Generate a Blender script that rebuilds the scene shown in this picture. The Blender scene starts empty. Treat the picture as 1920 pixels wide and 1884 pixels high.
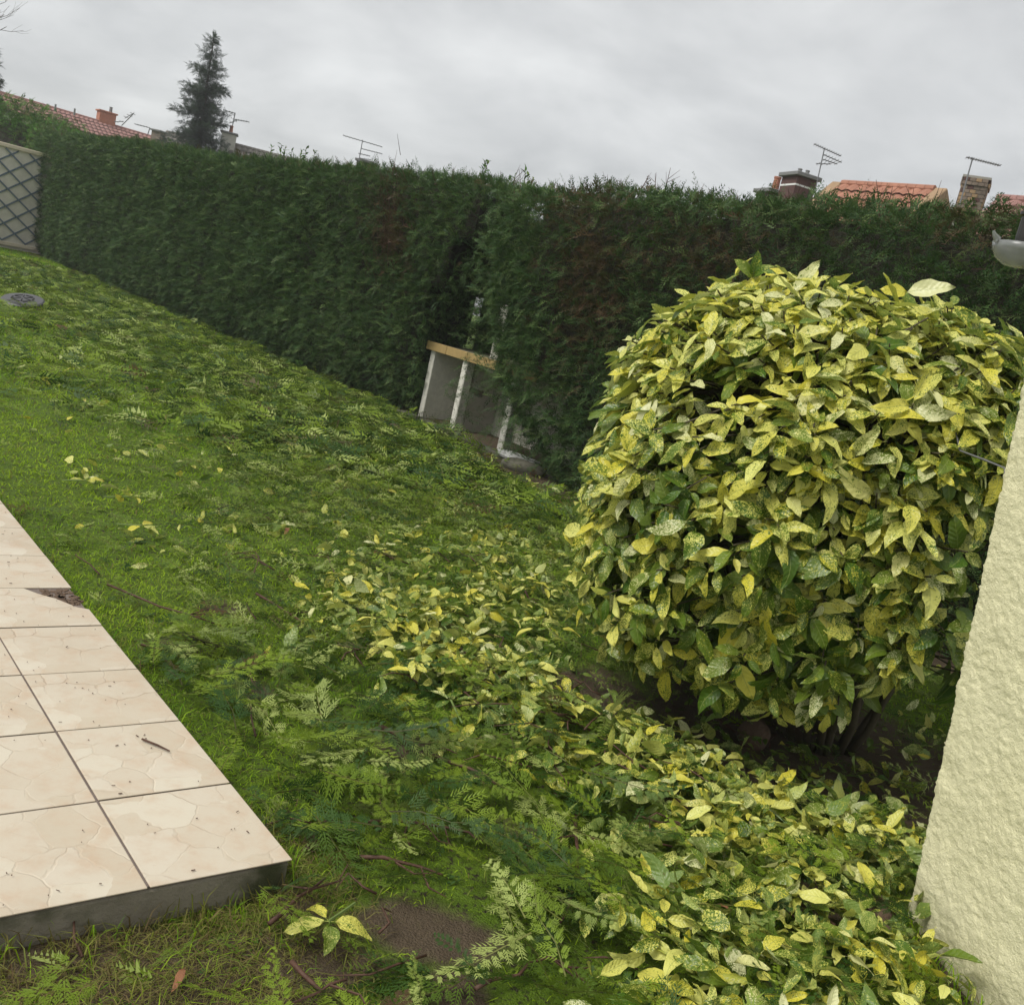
import bpy, math, random
import numpy as np
from mathutils import Matrix, Vector
random.seed(7)
rng = np.random.default_rng(11)
C = bpy.context.scene.collection
scene = bpy.context.scene

# ------------------------------------------------------------------ camera
CAM_H, FPX, PITCH, ROLL = 1.45, 1800.0, math.radians(11.1), math.radians(13.0)
_F = np.array([0, math.cos(PITCH), -math.sin(PITCH)])
_R0 = np.array([1.0, 0, 0]); _U0 = np.array([0, math.sin(PITCH), math.cos(PITCH)])
_R = math.cos(ROLL) * _R0 + math.sin(ROLL) * _U0
_U = math.cos(ROLL) * _U0 - math.sin(ROLL) * _R0
EYE = np.array([0, 0, CAM_H])
cam = bpy.data.cameras.new('camera'); cam_o = bpy.data.objects.new('camera', cam); C.objects.link(cam_o)
cam.sensor_fit = 'HORIZONTAL'; cam.sensor_width = 36; cam.lens = FPX / 1920 * 36
cam.clip_start = 0.05; cam.clip_end = 2000
m = Matrix.Identity(4)
for i, v in enumerate((_R, _U, -_F)):
    for j in range(3): m[j][i] = v[j]
m[0][3], m[1][3], m[2][3] = EYE
cam_o.matrix_world = m
scene.camera = cam_o

def ray(x, y): return _F * FPX + _R * (x - 960) + _U * (942 - y)
def gp(x, y, z=0.0):            # where the sight line of a photo point meets height z
    d = ray(x, y); return EYE + d * ((z - CAM_H) / d[2])
def at(x, y, Y):                # the point of a sight line at distance Y
    d = ray(x, y); return EYE + d * (Y / d[1])
def proj(P):
    d = np.asarray(P, float) - EYE; w = d @ _F; w = np.where(w < .05, .05, w)
    return 960 + FPX * (d @ _R) / w, 942 - FPX * (d @ _U) / w, w

# ------------------------------------------------------------------ world, sun, exposure
SUN_EL, SUN_AZ = math.radians(52), math.radians(240)     # azimuth clockwise from +Y
world = bpy.data.worlds.new('World'); scene.world = world; world.use_nodes = True
wt = world.node_tree; wt.nodes.clear()
def wn(t): return wt.nodes.new(t)
sky = wn('ShaderNodeTexSky'); sky.sky_type = 'NISHITA'; sky.sun_disc = False
sky.sun_elevation = SUN_EL; sky.sun_rotation = SUN_AZ
tc = wn('ShaderNodeTexCoord'); sp = wn('ShaderNodeSeparateXYZ'); wt.links.new(tc.outputs['Generated'], sp.inputs[0])
# project the direction on a flat cloud deck, so that streaks foreshorten to the horizon
mz = wn('ShaderNodeMath'); mz.operation = 'MAXIMUM'; mz.inputs[1].default_value = 0.0; wt.links.new(sp.outputs[2], mz.inputs[0])
ma = wn('ShaderNodeMath'); ma.operation = 'ADD'; ma.inputs[1].default_value = 0.34; wt.links.new(mz.outputs[0], ma.inputs[0])
dv = wn('ShaderNodeVectorMath'); dv.operation = 'SCALE'
iv = wn('ShaderNodeMath'); iv.operation = 'DIVIDE'; iv.inputs[0].default_value = 1.0; wt.links.new(ma.outputs[0], iv.inputs[1])
wt.links.new(tc.outputs['Generated'], dv.inputs[0]); wt.links.new(iv.outputs[0], dv.inputs['Scale'])
mp = wn('ShaderNodeMapping'); mp.inputs['Scale'].default_value = (0.85, 1.0, 0.0); mp.inputs['Rotation'].default_value = (0, 0, math.radians(25)); mp.inputs['Location'].default_value = (3.3, 1.7, 0)
wt.links.new(dv.outputs[0], mp.inputs[0])
n1 = wn('ShaderNodeTexNoise'); n1.inputs['Scale'].default_value = 3.0; n1.inputs['Detail'].default_value = 6; n1.inputs['Roughness'].default_value = 0.56; n1.inputs['Distortion'].default_value = 0.25
wt.links.new(mp.outputs[0], n1.inputs['Vector'])
cr = wn('ShaderNodeValToRGB')
SK = 6.6
cr.color_ramp.elements[0].position = 0.28; cr.color_ramp.elements[0].color = (.37, .375, .38, 1)
cr.color_ramp.elements[1].position = 0.72; cr.color_ramp.elements[1].color = (.66, .665, .66, 1)
e = cr.color_ramp.elements.new(0.5); e.color = (.51, .515, .515, 1)
wt.links.new(n1.outputs['Fac'], cr.inputs[0])
sc = wn('ShaderNodeVectorMath'); sc.operation = 'SCALE'; sc.inputs['Scale'].default_value = SK
wt.links.new(cr.outputs[0], sc.inputs[0])
mx = wn('ShaderNodeMix'); mx.data_type = 'RGBA'; mx.inputs[0].default_value = 0.94
wt.links.new(sky.outputs[0], mx.inputs[6]); wt.links.new(sc.outputs[0], mx.inputs[7])
bg = wn('ShaderNodeBackground'); bg.inputs[1].default_value = 0.1; wt.links.new(mx.outputs[2], bg.inputs[0])
wo = wn('ShaderNodeOutputWorld'); wt.links.new(bg.outputs[0], wo.inputs[0])
sun = bpy.data.lights.new('sun', 'SUN'); sun.energy = 1.5; sun.angle = math.radians(22); sun.color = (1, .97, .9)
sun_o = bpy.data.objects.new('sun', sun); C.objects.link(sun_o)
sd = Vector((math.sin(SUN_AZ) * math.cos(SUN_EL), math.cos(SUN_AZ) * math.cos(SUN_EL), math.sin(SUN_EL)))
sun_o.rotation_euler = sd.to_track_quat('Z', 'Y').to_euler()
scene.view_settings.view_transform = 'Standard'; scene.view_settings.look = 'None'
scene.view_settings.gamma = 1; scene.view_settings.use_curve_mapping = False; scene.view_settings.exposure = 1.05

# ------------------------------------------------------------------ helpers
_tab = rng.random((4, 256, 256))
def vn(x, y, k=0):              # smooth value noise 0..1
    x = np.asarray(x, float); y = np.asarray(y, float)
    xi = np.floor(x).astype(int); yi = np.floor(y).astype(int); fx = x - xi; fy = y - yi
    fx = fx * fx * (3 - 2 * fx); fy = fy * fy * (3 - 2 * fy); T = _tab[k % 4]
    a, b = T[xi & 255, yi & 255], T[(xi + 1) & 255, yi & 255]
    c, d = T[xi & 255, (yi + 1) & 255], T[(xi + 1) & 255, (yi + 1) & 255]
    return (a * (1 - fx) + b * fx) * (1 - fy) + (c * (1 - fx) + d * fx) * fy
def fbm(x, y, k=0, o=3):
    s = 0; a = 1; t = 0
    for i in range(o): s = s + a * vn(np.asarray(x) * 2 ** i + 17 * i, np.asarray(y) * 2 ** i + 31 * i, k + i); t += a; a *= .5
    return s / t
def unit(v): return v / np.maximum(np.linalg.norm(v, axis=-1, keepdims=True), 1e-9)

def tag(o, label=None, cat=None, group=None, kind=None):
    if label: o['label'] = label
    if cat: o['category'] = cat
    if group: o['group'] = group
    if kind: o['kind'] = kind
    return o
def empty(name, loc, label=None, cat=None, group=None):
    o = bpy.data.objects.new(name, None); C.objects.link(o); o.location = tuple(loc); o.empty_display_size = .1
    return tag(o, label, cat, group)
def link(name, me, parent=None):
    o = bpy.data.objects.new(name, me); C.objects.link(o)
    if parent is not None:
        o.parent = parent
        p = Vector((0, 0, 0)); q = parent
        while q is not None: p += Vector(q.location); q = q.parent
        o.location = -p        # geometry is given in world coordinates, parents are only shifted
    return o
def mesh_np(name, V, F, mat, attrs=None, smooth=False):
    me = bpy.data.meshes.new(name); V = np.asarray(V, np.float32); F = np.asarray(F, np.int32); k = F.shape[1]
    me.vertices.add(len(V)); me.vertices.foreach_set('co', V.ravel())
    me.loops.add(F.size); me.loops.foreach_set('vertex_index', F.ravel())
    me.polygons.add(len(F)); me.polygons.foreach_set('loop_start', np.arange(0, F.size, k, dtype=np.int32))
    if smooth: me.polygons.foreach_set('use_smooth', np.ones(len(F), bool))
    for a, val in (attrs or {}).items():
        val = np.asarray(val, np.float32)
        if val.ndim == 1: me.attributes.new(a, 'FLOAT', 'POINT').data.foreach_set('value', val)
        else: me.attributes.new(a, 'FLOAT_VECTOR', 'POINT').data.foreach_set('vector', np.c_[val, np.zeros(len(val))].astype(np.float32).ravel() if val.shape[1] == 2 else val.ravel())
    me.materials.append(mat); me.update(calc_edges=True); return me

class MB:                       # collects hard-surface shapes, world coordinates
    def __init__(s): s.v = []; s.f = []
    def add(s, V, F):
        n = len(s.v); s.v += [tuple(map(float, p)) for p in V]; s.f += [tuple(n + i for i in f) for f in F]; return s
    def box(s, c, size, M=None):
        c = np.asarray(c, float); h = np.asarray(size, float) / 2; M = np.eye(3) if M is None else np.asarray(M)
        P = [c + M @ (h * np.array(q)) for q in ((-1,-1,-1),(1,-1,-1),(1,1,-1),(-1,1,-1),(-1,-1,1),(1,-1,1),(1,1,1),(-1,1,1))]
        return s.add(P, [(0,3,2,1),(4,5,6,7),(0,1,5,4),(1,2,6,5),(2,3,7,6),(3,0,4,7)])
    def prism(s, poly, ext):
        poly = [np.asarray(p, float) for p in poly]; n = len(poly); ext = np.asarray(ext, float)
        return s.add(poly + [p + ext for p in poly], [tuple(range(n))[::-1], tuple(range(n, 2 * n))] + [(i, (i + 1) % n, n + (i + 1) % n, n + i) for i in range(n)])
    def tube(s, pts, r, n=6):
        pts = np.asarray(pts, float); r = np.broadcast_to(np.asarray(r, float), (len(pts),)); V = []
        t = unit(np.gradient(pts, axis=0)); ref = np.array([0, 0, 1.0]) if abs(t[0][2]) < .9 else np.array([1.0, 0, 0])
        for i in range(len(pts)):
            a = np.cross(ref, t[i]); a /= max(np.linalg.norm(a), 1e-6); b = np.cross(t[i], a)
            V += [pts[i] + r[i] * (math.cos(q) * a + math.sin(q) * b) for q in np.linspace(0, 2 * math.pi, n, endpoint=False)]
        F = [(i * n + j, i * n + (j + 1) % n, (i + 1) * n + (j + 1) % n, (i + 1) * n + j) for i in range(len(pts) - 1) for j in range(n)]
        return s.add(V, F + [tuple(range(n))[::-1], tuple(range(len(V) - n, len(V)))])
    def lathe(s, c, prof, n=24, M=None):
        c = np.asarray(c, float); M = np.eye(3) if M is None else M; V = []
        for r, z in prof: V += [c + M @ np.array([r * math.cos(q), r * math.sin(q), z]) for q in np.linspace(0, 2 * math.pi, n, endpoint=False)]
        k = len(prof); F = [(i * n + j, i * n + (j + 1) % n, (i + 1) * n + (j + 1) % n, (i + 1) * n + j) for i in range(k - 1) for j in range(n)]
        return s.add(V, F + [tuple(range(n))[::-1], tuple(range((k - 1) * n, k * n))])
    def mesh(s, name, mat, smooth=False, bevel=0, seg=1):
        me = bpy.data.meshes.new(name); me.from_pydata(s.v, [], s.f); me.materials.append(mat)
        if bevel:
            import bmesh
            b = bmesh.new(); b.from_mesh(me)
            ed = [e for e in b.edges if len(e.link_faces) == 2 and e.calc_face_angle(0) > .6]
            bmesh.ops.bevel(b, geom=ed, offset=bevel, segments=seg, affect='EDGES', profile=.6); b.to_mesh(me); b.free()
        if smooth:
            me.polygons.foreach_set('use_smooth', np.ones(len(me.polygons), bool))
        me.update(); return me
    def obj(s, name, mat, parent=None, **k): return link(name, s.mesh(name, mat, **k), parent)

# ------------------------------------------------------------------ materials
class NT:
    def __init__(s, name):
        s.m = bpy.data.materials.new(name); s.m.use_nodes = True; s.t = s.m.node_tree; s.t.nodes.clear()
        s.out = s.n('ShaderNodeOutputMaterial')
    def n(s, t, **k):
        x = s.t.nodes.new(t)
        for a, b in k.items(): setattr(x, a, b)
        return x
    def set(s, sock, v):
        if isinstance(v, bpy.types.NodeSocket): s.t.links.new(v, sock)
        elif hasattr(sock, 'default_value'):
            if isinstance(v, (tuple, list)) and len(v) == 3 and len(sock.default_value) == 4: v = (*v, 1)
            sock.default_value = v
    def math(s, op, a, b=0.0, c=0.0):
        x = s.n('ShaderNodeMath', operation=op); s.set(x.inputs[0], a); s.set(x.inputs[1], b); s.set(x.inputs[2], c); return x.outputs[0]
    def mix(s, f, a, b):
        x = s.n('ShaderNodeMix', data_type='RGBA'); s.set(x.inputs[0], f); s.set(x.inputs[6], a); s.set(x.inputs[7], b); return x.outputs[2]
    def attr(s, name, o='Fac'): x = s.n('ShaderNodeAttribute', attribute_name=name); return x.outputs[o]
    def noise(s, vec, scale, detail=3, rough=.55, dist=0.0, o=0):
        x = s.n('ShaderNodeTexNoise'); s.set(x.inputs['Scale'], scale); s.set(x.inputs['Detail'], detail); s.set(x.inputs['Roughness'], rough); s.set(x.inputs['Distortion'], dist)
        if vec is not None: s.set(x.inputs['Vector'], vec)
        return x.outputs[o]
    def vor(s, vec, scale, feat='F1', o='Distance', rand=1.0):
        x = s.n('ShaderNodeTexVoronoi', feature=feat); s.set(x.inputs['Scale'], scale); s.set(x.inputs['Randomness'], rand); s.set(x.inputs['Vector'], vec); return x.outputs[o]
    def ramp(s, f, stops):
        x = s.n('ShaderNodeValToRGB'); r = x.color_ramp
        while len(r.elements) < len(stops): r.elements.new(.5)
        for e, (p, c) in zip(r.elements, stops): e.position = p; e.color = (*c, 1) if isinstance(c, tuple) else (c, c, c, 1)
        s.set(x.inputs[0], f); return x.outputs[0]
    def step(s, f, a, b):
        x = s.n('ShaderNodeMapRange', interpolation_type='SMOOTHSTEP'); s.set(x.inputs[0], f); s.set(x.inputs[1], a); s.set(x.inputs[2], b); return x.outputs[0]
    def obj(s): return s.n('ShaderNodeTexCoord').outputs['Object']
    def rnd(s): return s.n('ShaderNodeObjectInfo').outputs['Random']
    def pos(s): return s.n('ShaderNodeNewGeometry').outputs['Position']
    def comb(s, x, y, z): q = s.n('ShaderNodeCombineXYZ'); s.set(q.inputs[0], x); s.set(q.inputs[1], y); s.set(q.inputs[2], z); return q.outputs[0]
    def vadd(s, a, b): q = s.n('ShaderNodeVectorMath', operation='ADD'); s.set(q.inputs[0], a); s.set(q.inputs[1], b); return q.outputs[0]
    def vscale(s, a, b): q = s.n('ShaderNodeVectorMath', operation='SCALE'); s.set(q.inputs[0], a); s.set(q.inputs['Scale'], b); return q.outputs[0]
    def bump(s, h, d=.01, st=1.0): q = s.n('ShaderNodeBump'); s.set(q.inputs['Height'], h); q.inputs['Distance'].default_value = d; q.inputs['Strength'].default_value = st; return q.outputs[0]
    def bsdf(s, col, rough=.6, bump=None, spec=.5, trans=0.0, tcol=None, metal=0.0):
        p = s.n('ShaderNodeBsdfPrincipled'); s.set(p.inputs['Base Color'], col); s.set(p.inputs['Roughness'], rough); s.set(p.inputs['Specular IOR Level'], spec); s.set(p.inputs['Metallic'], metal)
        if bump is not None: s.set(p.inputs['Normal'], bump)
        o = p.outputs[0]
        if trans:
            t = s.n('ShaderNodeBsdfTranslucent'); s.set(t.inputs[0], tcol if tcol is not None else col)
            mx = s.n('ShaderNodeMixShader'); mx.inputs[0].default_value = trans; s.t.links.new(o, mx.inputs[1]); s.t.links.new(t.outputs[0], mx.inputs[2]); o = mx.outputs[0]
        s.t.links.new(o, s.out.inputs[0]); return s.m
def simple(name, col, rough=.7, var=.25, scale=8, bump=0.0, bscale=40, spec=.4, metal=0.0):
    t = NT(name); p = t.obj(); f = t.noise(p, scale, 5, .6)
    c = t.mix(f, tuple(x * (1 - var) for x in col), tuple(min(x * (1 + var), .95) for x in col))
    b = t.bump(t.noise(p, bscale, 4, .6), bump) if bump else None
    return t.bsdf(c, rough, b, spec, metal=metal)

def leaf_material():
    t = NT('variegated_leaf'); uv = t.attr('luv', 'Vector'); r = t.math('FRACT', t.math('ADD', t.attr('rnd'), t.rnd()))
    yel = t.attr('yel'); sp = t.n('ShaderNodeSeparateXYZ'); t.set(sp.inputs[0], uv)
    v = t.vadd(t.n('ShaderNodeVectorMath', operation='MULTIPLY').outputs[0], t.comb(0, 0, t.math('MULTIPLY', r, 53.0)))
    mul = v.node.inputs[0].links[0].from_node; t.set(mul.inputs[0], uv); mul.inputs[1].default_value = (1, .8, 0)
    n = t.noise(v, 27, 4, .72, .6); big = t.noise(v, 5, 2)
    h = t.math('ADD', t.math('MULTIPLY', n, .85), t.math('MULTIPLY', big, .3))
    th = t.math('SUBTRACT', .80, t.math('MULTIPLY', yel, .42))
    f = t.step(h, t.math('SUBTRACT', th, .025), t.math('ADD', th, .025))
    h2 = t.math('FRACT', t.math('MULTIPLY', r, 7.31)); h3 = t.math('FRACT', t.math('MULTIPLY', r, 13.7))
    green = t.mix(h2, (.060, .135, .010), (.185, .255, .030))
    y = t.mix(h3, (.76, .76, .22), (.72, .64, .06)); y = t.mix(t.step(h2, .75, 1.0), y, (.76, .76, .42))
    c = t.mix(f, green, y)
    rib = t.step(t.math('ABSOLUTE', sp.outputs[0]), .016, .006)
    c = t.mix(t.math('MULTIPLY', rib, .45), c, (.35, .40, .12))
    side = t.math('ABSOLUTE', sp.outputs[0])
    vein = t.math('SINE', t.math('MULTIPLY', t.math('SUBTRACT', sp.outputs[1], t.math('MULTIPLY', side, .9)), 46.0))
    bf = t.n('ShaderNodeNewGeometry').outputs['Backfacing']
    c = t.mix(t.math('MULTIPLY', bf, .5), c, (.24, .34, .09))
    brown = t.step(t.noise(v, 7, 2), .74, .78); c = t.mix(t.math('MULTIPLY', brown, .7), c, (.12, .07, .03))
    b = t.bump(t.math('ADD', t.math('MULTIPLY', vein, .12), t.noise(v, 9, 3)), .005, .6)
    return t.bsdf(c, .36, b, .45, .30)
def frond_material(name, a, b, c, rough=.5):
    t = NT(name); r = t.math('FRACT', t.math('ADD', t.attr('rnd'), t.rnd())); h = t.math('FRACT', t.math('MULTIPLY', r, 5.77))
    col = t.mix(t.step(r, .15, .85), a, b); col = t.mix(t.step(h, .72, .95), col, c)
    uv = t.attr('luv', 'Vector'); sp = t.n('ShaderNodeSeparateXYZ'); t.set(sp.inputs[0], uv)
    col = t.mix(t.math('MULTIPLY', t.step(t.math('ABSOLUTE', sp.outputs[0]), .012, .004), .55), col, (.10, .06, .03))   # woody axis
    brown = t.attr('brown'); col = t.mix(brown, col, t.mix(h, (.13, .06, .03), (.07, .045, .03)))
    bf = t.n('ShaderNodeNewGeometry').outputs['Backfacing']; col = t.mix(t.math('MULTIPLY', bf, .25), col, (.08, .14, .04))
    return t.bsdf(col, rough, None, .2, .28)
M_LEAF = leaf_material()
M_HEDGE = frond_material('conifer_foliage', (.036, .082, .027), (.074, .142, .040), (.150, .225, .072))
M_CLIP = frond_material('cut_conifer', (.038, .088, .015), (.200, .285, .024), (.38, .45, .13))
M_SPRUCE = frond_material('spruce_needles', (.030, .050, .042), (.050, .076, .062), (.06, .09, .065), .7)
M_BUSH = frond_material('bush_leaves', (.05, .10, .025), (.10, .26, .03), (.15, .19, .05))
def grass_material():
    t = NT('grass_blades'); r = t.attr('rnd'); d = t.attr('dry'); h = t.math('FRACT', t.math('MULTIPLY', r, 9.3))
    c = t.mix(r, (.115, .280, .012), (.360, .530, .020)); c = t.mix(t.step(h, .82, .95), c, (.24, .27, .06))
    c = t.mix(d, c, t.mix(h, (.26, .20, .085), (.15, .095, .05)))
    return t.bsdf(c, .6, None, .15, .38)
M_GRASS = grass_material()
def ground_material():
    t = NT('ground_soil_and_moss'); p = t.pos(); s = t.attr('soil')
    f = t.math('ADD', t.math('MULTIPLY', s, 1.15), t.math('SUBTRACT', t.noise(p, 5, 5, .65), .5)); f = t.step(f, .25, .75)
    soil = t.mix(t.noise(p, 9, 6, .7), (.062, .044, .028), (.185, .138, .090)); soil = t.mix(t.step(t.noise(p, 30, 3), .55, .7), soil, (.13, .10, .06))
    moss = t.mix(t.noise(p, 6, 5, .65), (.065, .125, .010), (.165, .255, .018))
    moss = t.mix(t.step(t.noise(p, 60, 3), .5, .7), moss, (.045, .038, .02))
    c = t.mix(f, moss, soil)
    b = t.bump(t.math('ADD', t.noise(p, 40, 6, .7), t.noise(p, 160, 3)), .03, .8)
    return t.bsdf(c, t.mix(t.noise(p, 12, 3), (.5, .5, .5), (.9, .9, .9)), b, .2)
M_GROUND = ground_material()
def tile_material():
    t = NT('stone_print_tile'); p = t.vadd(t.obj(), t.comb(t.math('MULTIPLY', t.math('FLOOR', t.math('MULTIPLY', t.rnd(), 3.0)), 1.7), 0, 0))
    w = t.vadd(p, t.vscale(t.noise(p, 7, 3, .6, 0, 1), .075))
    e = t.vor(w, 8.2, 'DISTANCE_TO_EDGE', 'Distance', .95); cell = t.vor(w, 8.2, 'F1', 'Color', .95)
    sp = t.n('ShaderNodeSeparateColor'); t.set(sp.inputs[0], cell)
    base = t.mix(sp.outputs[0], (.53, .455, .345), (.59, .525, .42)); base = t.mix(t.step(sp.outputs[1], .72, .8), base, (.60, .54, .43))
    base = t.mix(t.math('MULTIPLY', t.step(t.noise(p, 11, 5, .65), .42, .75), .6), base, (.50, .35, .23))
    base = t.mix(t.math('MULTIPLY', t.step(t.noise(p, 70, 4, .7), .62, .8), .6), base, (.44, .31, .20))
    ed = t.step(e, .026, .006); edge_c = t.mix(t.step(t.noise(p, 6, 2), .42, .6), (.60, .52, .40), (.36, .26, .17))
    ed = t.math('MULTIPLY', ed, t.step(t.noise(p, 5, 3), .36, .62)); c = t.mix(t.math('MULTIPLY', ed, .55), base, edge_c)
    pw = t.pos(); c = t.mix(t.math('MULTIPLY', t.step(t.noise(pw, 2.2, 5, .65), .48, .75), .38), c, (.40, .31, .21))
    b = t.bump(t.math('SUBTRACT', t.math('MULTIPLY', t.noise(p, 28, 5, .6), .5), ed), .003, .4)
    return t.bsdf(c, t.mix(t.noise(pw, 3, 4), (.32, .32, .32), (.55, .55, .55)), b, .4)
M_TILE = tile_material()
M_GROUT = simple('dark_mortar', (.17, .135, .115), .9, .3, 30, .002, 90)
def concrete_side():
    t = NT('damp_concrete'); p = t.obj(); n = t.noise(p, 10, 6, .65)
    c = t.mix(n, (.17, .15, .115), (.36, .32, .255)); c = t.mix(t.step(t.noise(p, 4, 4), .5, .65), c, (.06, .065, .03))
    return t.bsdf(c, .85, t.bump(t.noise(p, 60, 5, .7), .006), .3)
M_CONC = concrete_side()
def render_material():
    t = NT('cream_roughcast'); p = t.obj(); n = t.noise(p, 3, 4, .6)
    c = t.mix(n, (.80, .755, .48), (.84, .80, .54)); c = t.mix(t.math('MULTIPLY', t.step(t.noise(p, 90, 2), .66, .8), .25), c, (.45, .42, .27))
    z = t.n('ShaderNodeSeparateXYZ'); t.set(z.inputs[0], p)
    dirt = t.math('MULTIPLY', t.step(t.math('ADD', z.outputs[2], t.math('MULTIPLY', t.noise(p, 12, 4), .12)), .26, .03), .55)
    c = t.mix(dirt, c, (.24, .23, .12))
    return t.bsdf(c, .85, t.bump(t.math('ADD', t.noise(p, 210, 4, .7), t.noise(p, 110, 3)), .006, .7), .3)
M_RENDER = render_material()
M_TWIG = simple('red_brown_bark', (.085, .042, .026), .65, .6, 45, .002, 150)
M_STEM = simple('shrub_bark', (.075, .062, .035), .75, .4, 40, .002, 120)
M_GSTEM = simple('green_twig', (.14, .20, .05), .5, .3, 40)
M_TRUNK = simple('conifer_bark', (.07, .045, .032), .9, .35, 20, .006, 60)
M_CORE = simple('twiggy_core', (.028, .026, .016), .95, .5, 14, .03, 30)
M_STONE = simple('brown_stone', (.13, .085, .055), .85, .35, 12, .01, 40)
M_PLASTIC = simple('dark_cover', (.08, .08, .082), .5, .3, 25, .001, 80)
M_SLOT = simple('slot_shade_black', (.02, .02, .02), .8)  # near-black bars on the lid stand in for the shade inside open slots
M_WHITE = simple('white_enamel', (.78, .78, .76), .35, .08, 10)
M_WPOST = simple('old_white_paint', (.62, .60, .53), .85, .28, 16, .008, 40)
def back_mat():
    t = NT('peeling_render'); p = t.obj(); n = t.noise(p, 3.2, 5, .62, .4)
    c = t.mix(t.noise(p, 12, 4), (.36, .34, .28), (.54, .52, .45)); c = t.mix(t.step(n, .60, .63), c, (.15, .12, .095))
    c = t.mix(t.math('MULTIPLY', t.step(t.noise(p, 6, 5), .55, .75), .6), c, (.26, .21, .12))
    return t.bsdf(c, .85, t.bump(n, .006), .3)
M_BACK = back_mat()
M_FASCIA = simple('ochre_tile_edge', (.36, .25, .10), .6, .3, 14, .003, 50)
M_SLABTOP = simple('mossy_slab', (.17, .16, .10), .9, .4, 14, .006, 50)
M_CREAM = simple('cream_painted_timber', (.74, .65, .49), .6, .15, 12)
M_PANEL = simple('beige_panel', (.74, .70, .60), .85, .22, 5, .003, 60)
M_LATT = simple('slate_blue_lattice', (.15, .20, .25), .6, .3, 20)
M_ROOFO = simple('orange_clay_tile', (.35, .16, .105), .8, .35, 3, .004, 30)
M_ROOFR = simple('faded_red_tile', (.30, .16, .14), .8, .3, 2, .004, 30)
M_ROOFG = simple('grey_brown_tile', (.17, .155, .135), .85, .3, 2, .004, 30)
M_COPE = simple('weathered_coping', (.33, .22, .13), .85, .35, 5, .004, 30)
M_BRICKO = simple('orange_brick', (.40, .17, .11), .85, .3, 6, .006, 30)
M_BRICKD = simple('dark_red_brick', (.105, .055, .050), .85, .4, 8, .006, 40)
M_BRICKG = simple('weathered_brick', (.20, .155, .125), .9, .45, 5, .005, 50)
M_MORTAR = simple('pale_mortar', (.30, .28, .25), .9, .2, 10)
M_WALLR = simple('house_render', (.45, .43, .38), .9, .15, 3, .003, 40)
M_WALLB = simple('house_brick_wall', (.28, .15, .11), .9, .25, 5, .003, 40)
M_WCHIM = simple('grey_white_chimney_render', (.46, .44, .40), .85, .25, 5, .004, 40)
M_METAL = simple('galvanised_aerial', (.22, .22, .23), .5, .2, 20, metal=.6)
M_LEAD = simple('lead_grey', (.20, .20, .20), .7, .2, 20)
M_DARK = simple('black_lamp_metal', (.03, .028, .027), .5, .2, 20)
def glass_mat():
    t = NT('smoky_lamp_glass'); p = t.n('ShaderNodeBsdfPrincipled'); n = t.noise(t.obj(), 30, 4)
    t.set(p.inputs['Base Color'], t.mix(n, (.22, .23, .235), (.40, .41, .42))); p.inputs['Roughness'].default_value = .25
    p.inputs['Alpha'].default_value = .62; t.t.links.new(p.outputs[0], t.out.inputs[0]); return t.m
M_GLASS = glass_mat()
M_WIRE = simple('grey_cable', (.14, .14, .145), .5, .2, 20)
M_DEADLEAF = simple('dead_brown_leaf', (.30, .13, .06), .7, .4, 60)

# ------------------------------------------------------------------ leaf and frond templates
def leaf_template(seed, wid=.42, curl=.22, fold=.30, twist=0.0, rows=7, nc=5):
    g = np.random.default_rng(seed); ts = np.linspace(0, 1, rows); cols = np.linspace(-1, 1, nc); V = []; U = []
    wob = g.uniform(-.025, .025, (rows, nc)); bend = g.uniform(-.16, .16)
    for i, t in enumerate(ts):
        w = wid * .5 * (math.sin(math.pi * min(1, t ** .80)) ** .72 if 0 < t < 1 else .012)
        if .45 < t < .97 and i % 2: w *= 1.13                      # a few coarse teeth near the tip
        for j, c in enumerate(cols):
            x = c * w; a = twist * (t - .3); z = fold * abs(x) - curl * t * t + wob[i, j] * (1 if 0 < i < rows - 1 else 0) + .05 * math.sin(9 * t + 2 * c) * abs(c) * wid
            V.append((x * math.cos(a) - z * math.sin(a) + bend * t * t, t * (1 - .12 * curl * t), x * math.sin(a) + z * math.cos(a))); U.append((c * w, t))
    F = []
    for i in range(rows - 1):
        for j in range(nc - 1): p = i * nc + j; F += [(p, p + 1, p + nc + 1), (p, p + nc + 1, p + nc)]
    n = len(V); V += [(-.014, -.14, -.012), (.014, -.14, -.012), (0, 0.03, 0)]; U += [(0, -.1), (0, -.1), (0, 0)]
    F.append((n, n + 1, n + 2))
    return np.array(V), np.array(F), np.array(U)
_LV = ((.42, .18, .30, 0), (.46, .30, .22, .3), (.38, .10, .42, -.2), (.50, .38, .12, .1), (.42, .02, .50, -.4), (.34, .55, .35, .6), (.40, .70, .15, .9), (.36, -.25, .60, -.8), (.52, .45, .05, .4), (.44, .35, .55, -1.1))
LEAVES = [leaf_template(i, w, c, f, tw) for i, (w, c, f, tw) in enumerate(_LV)]
LEAVES_LO = [leaf_template(i, w, c, f, tw, 5, 3) for i, (w, c, f, tw) in enumerate(_LV[:6])]
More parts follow.
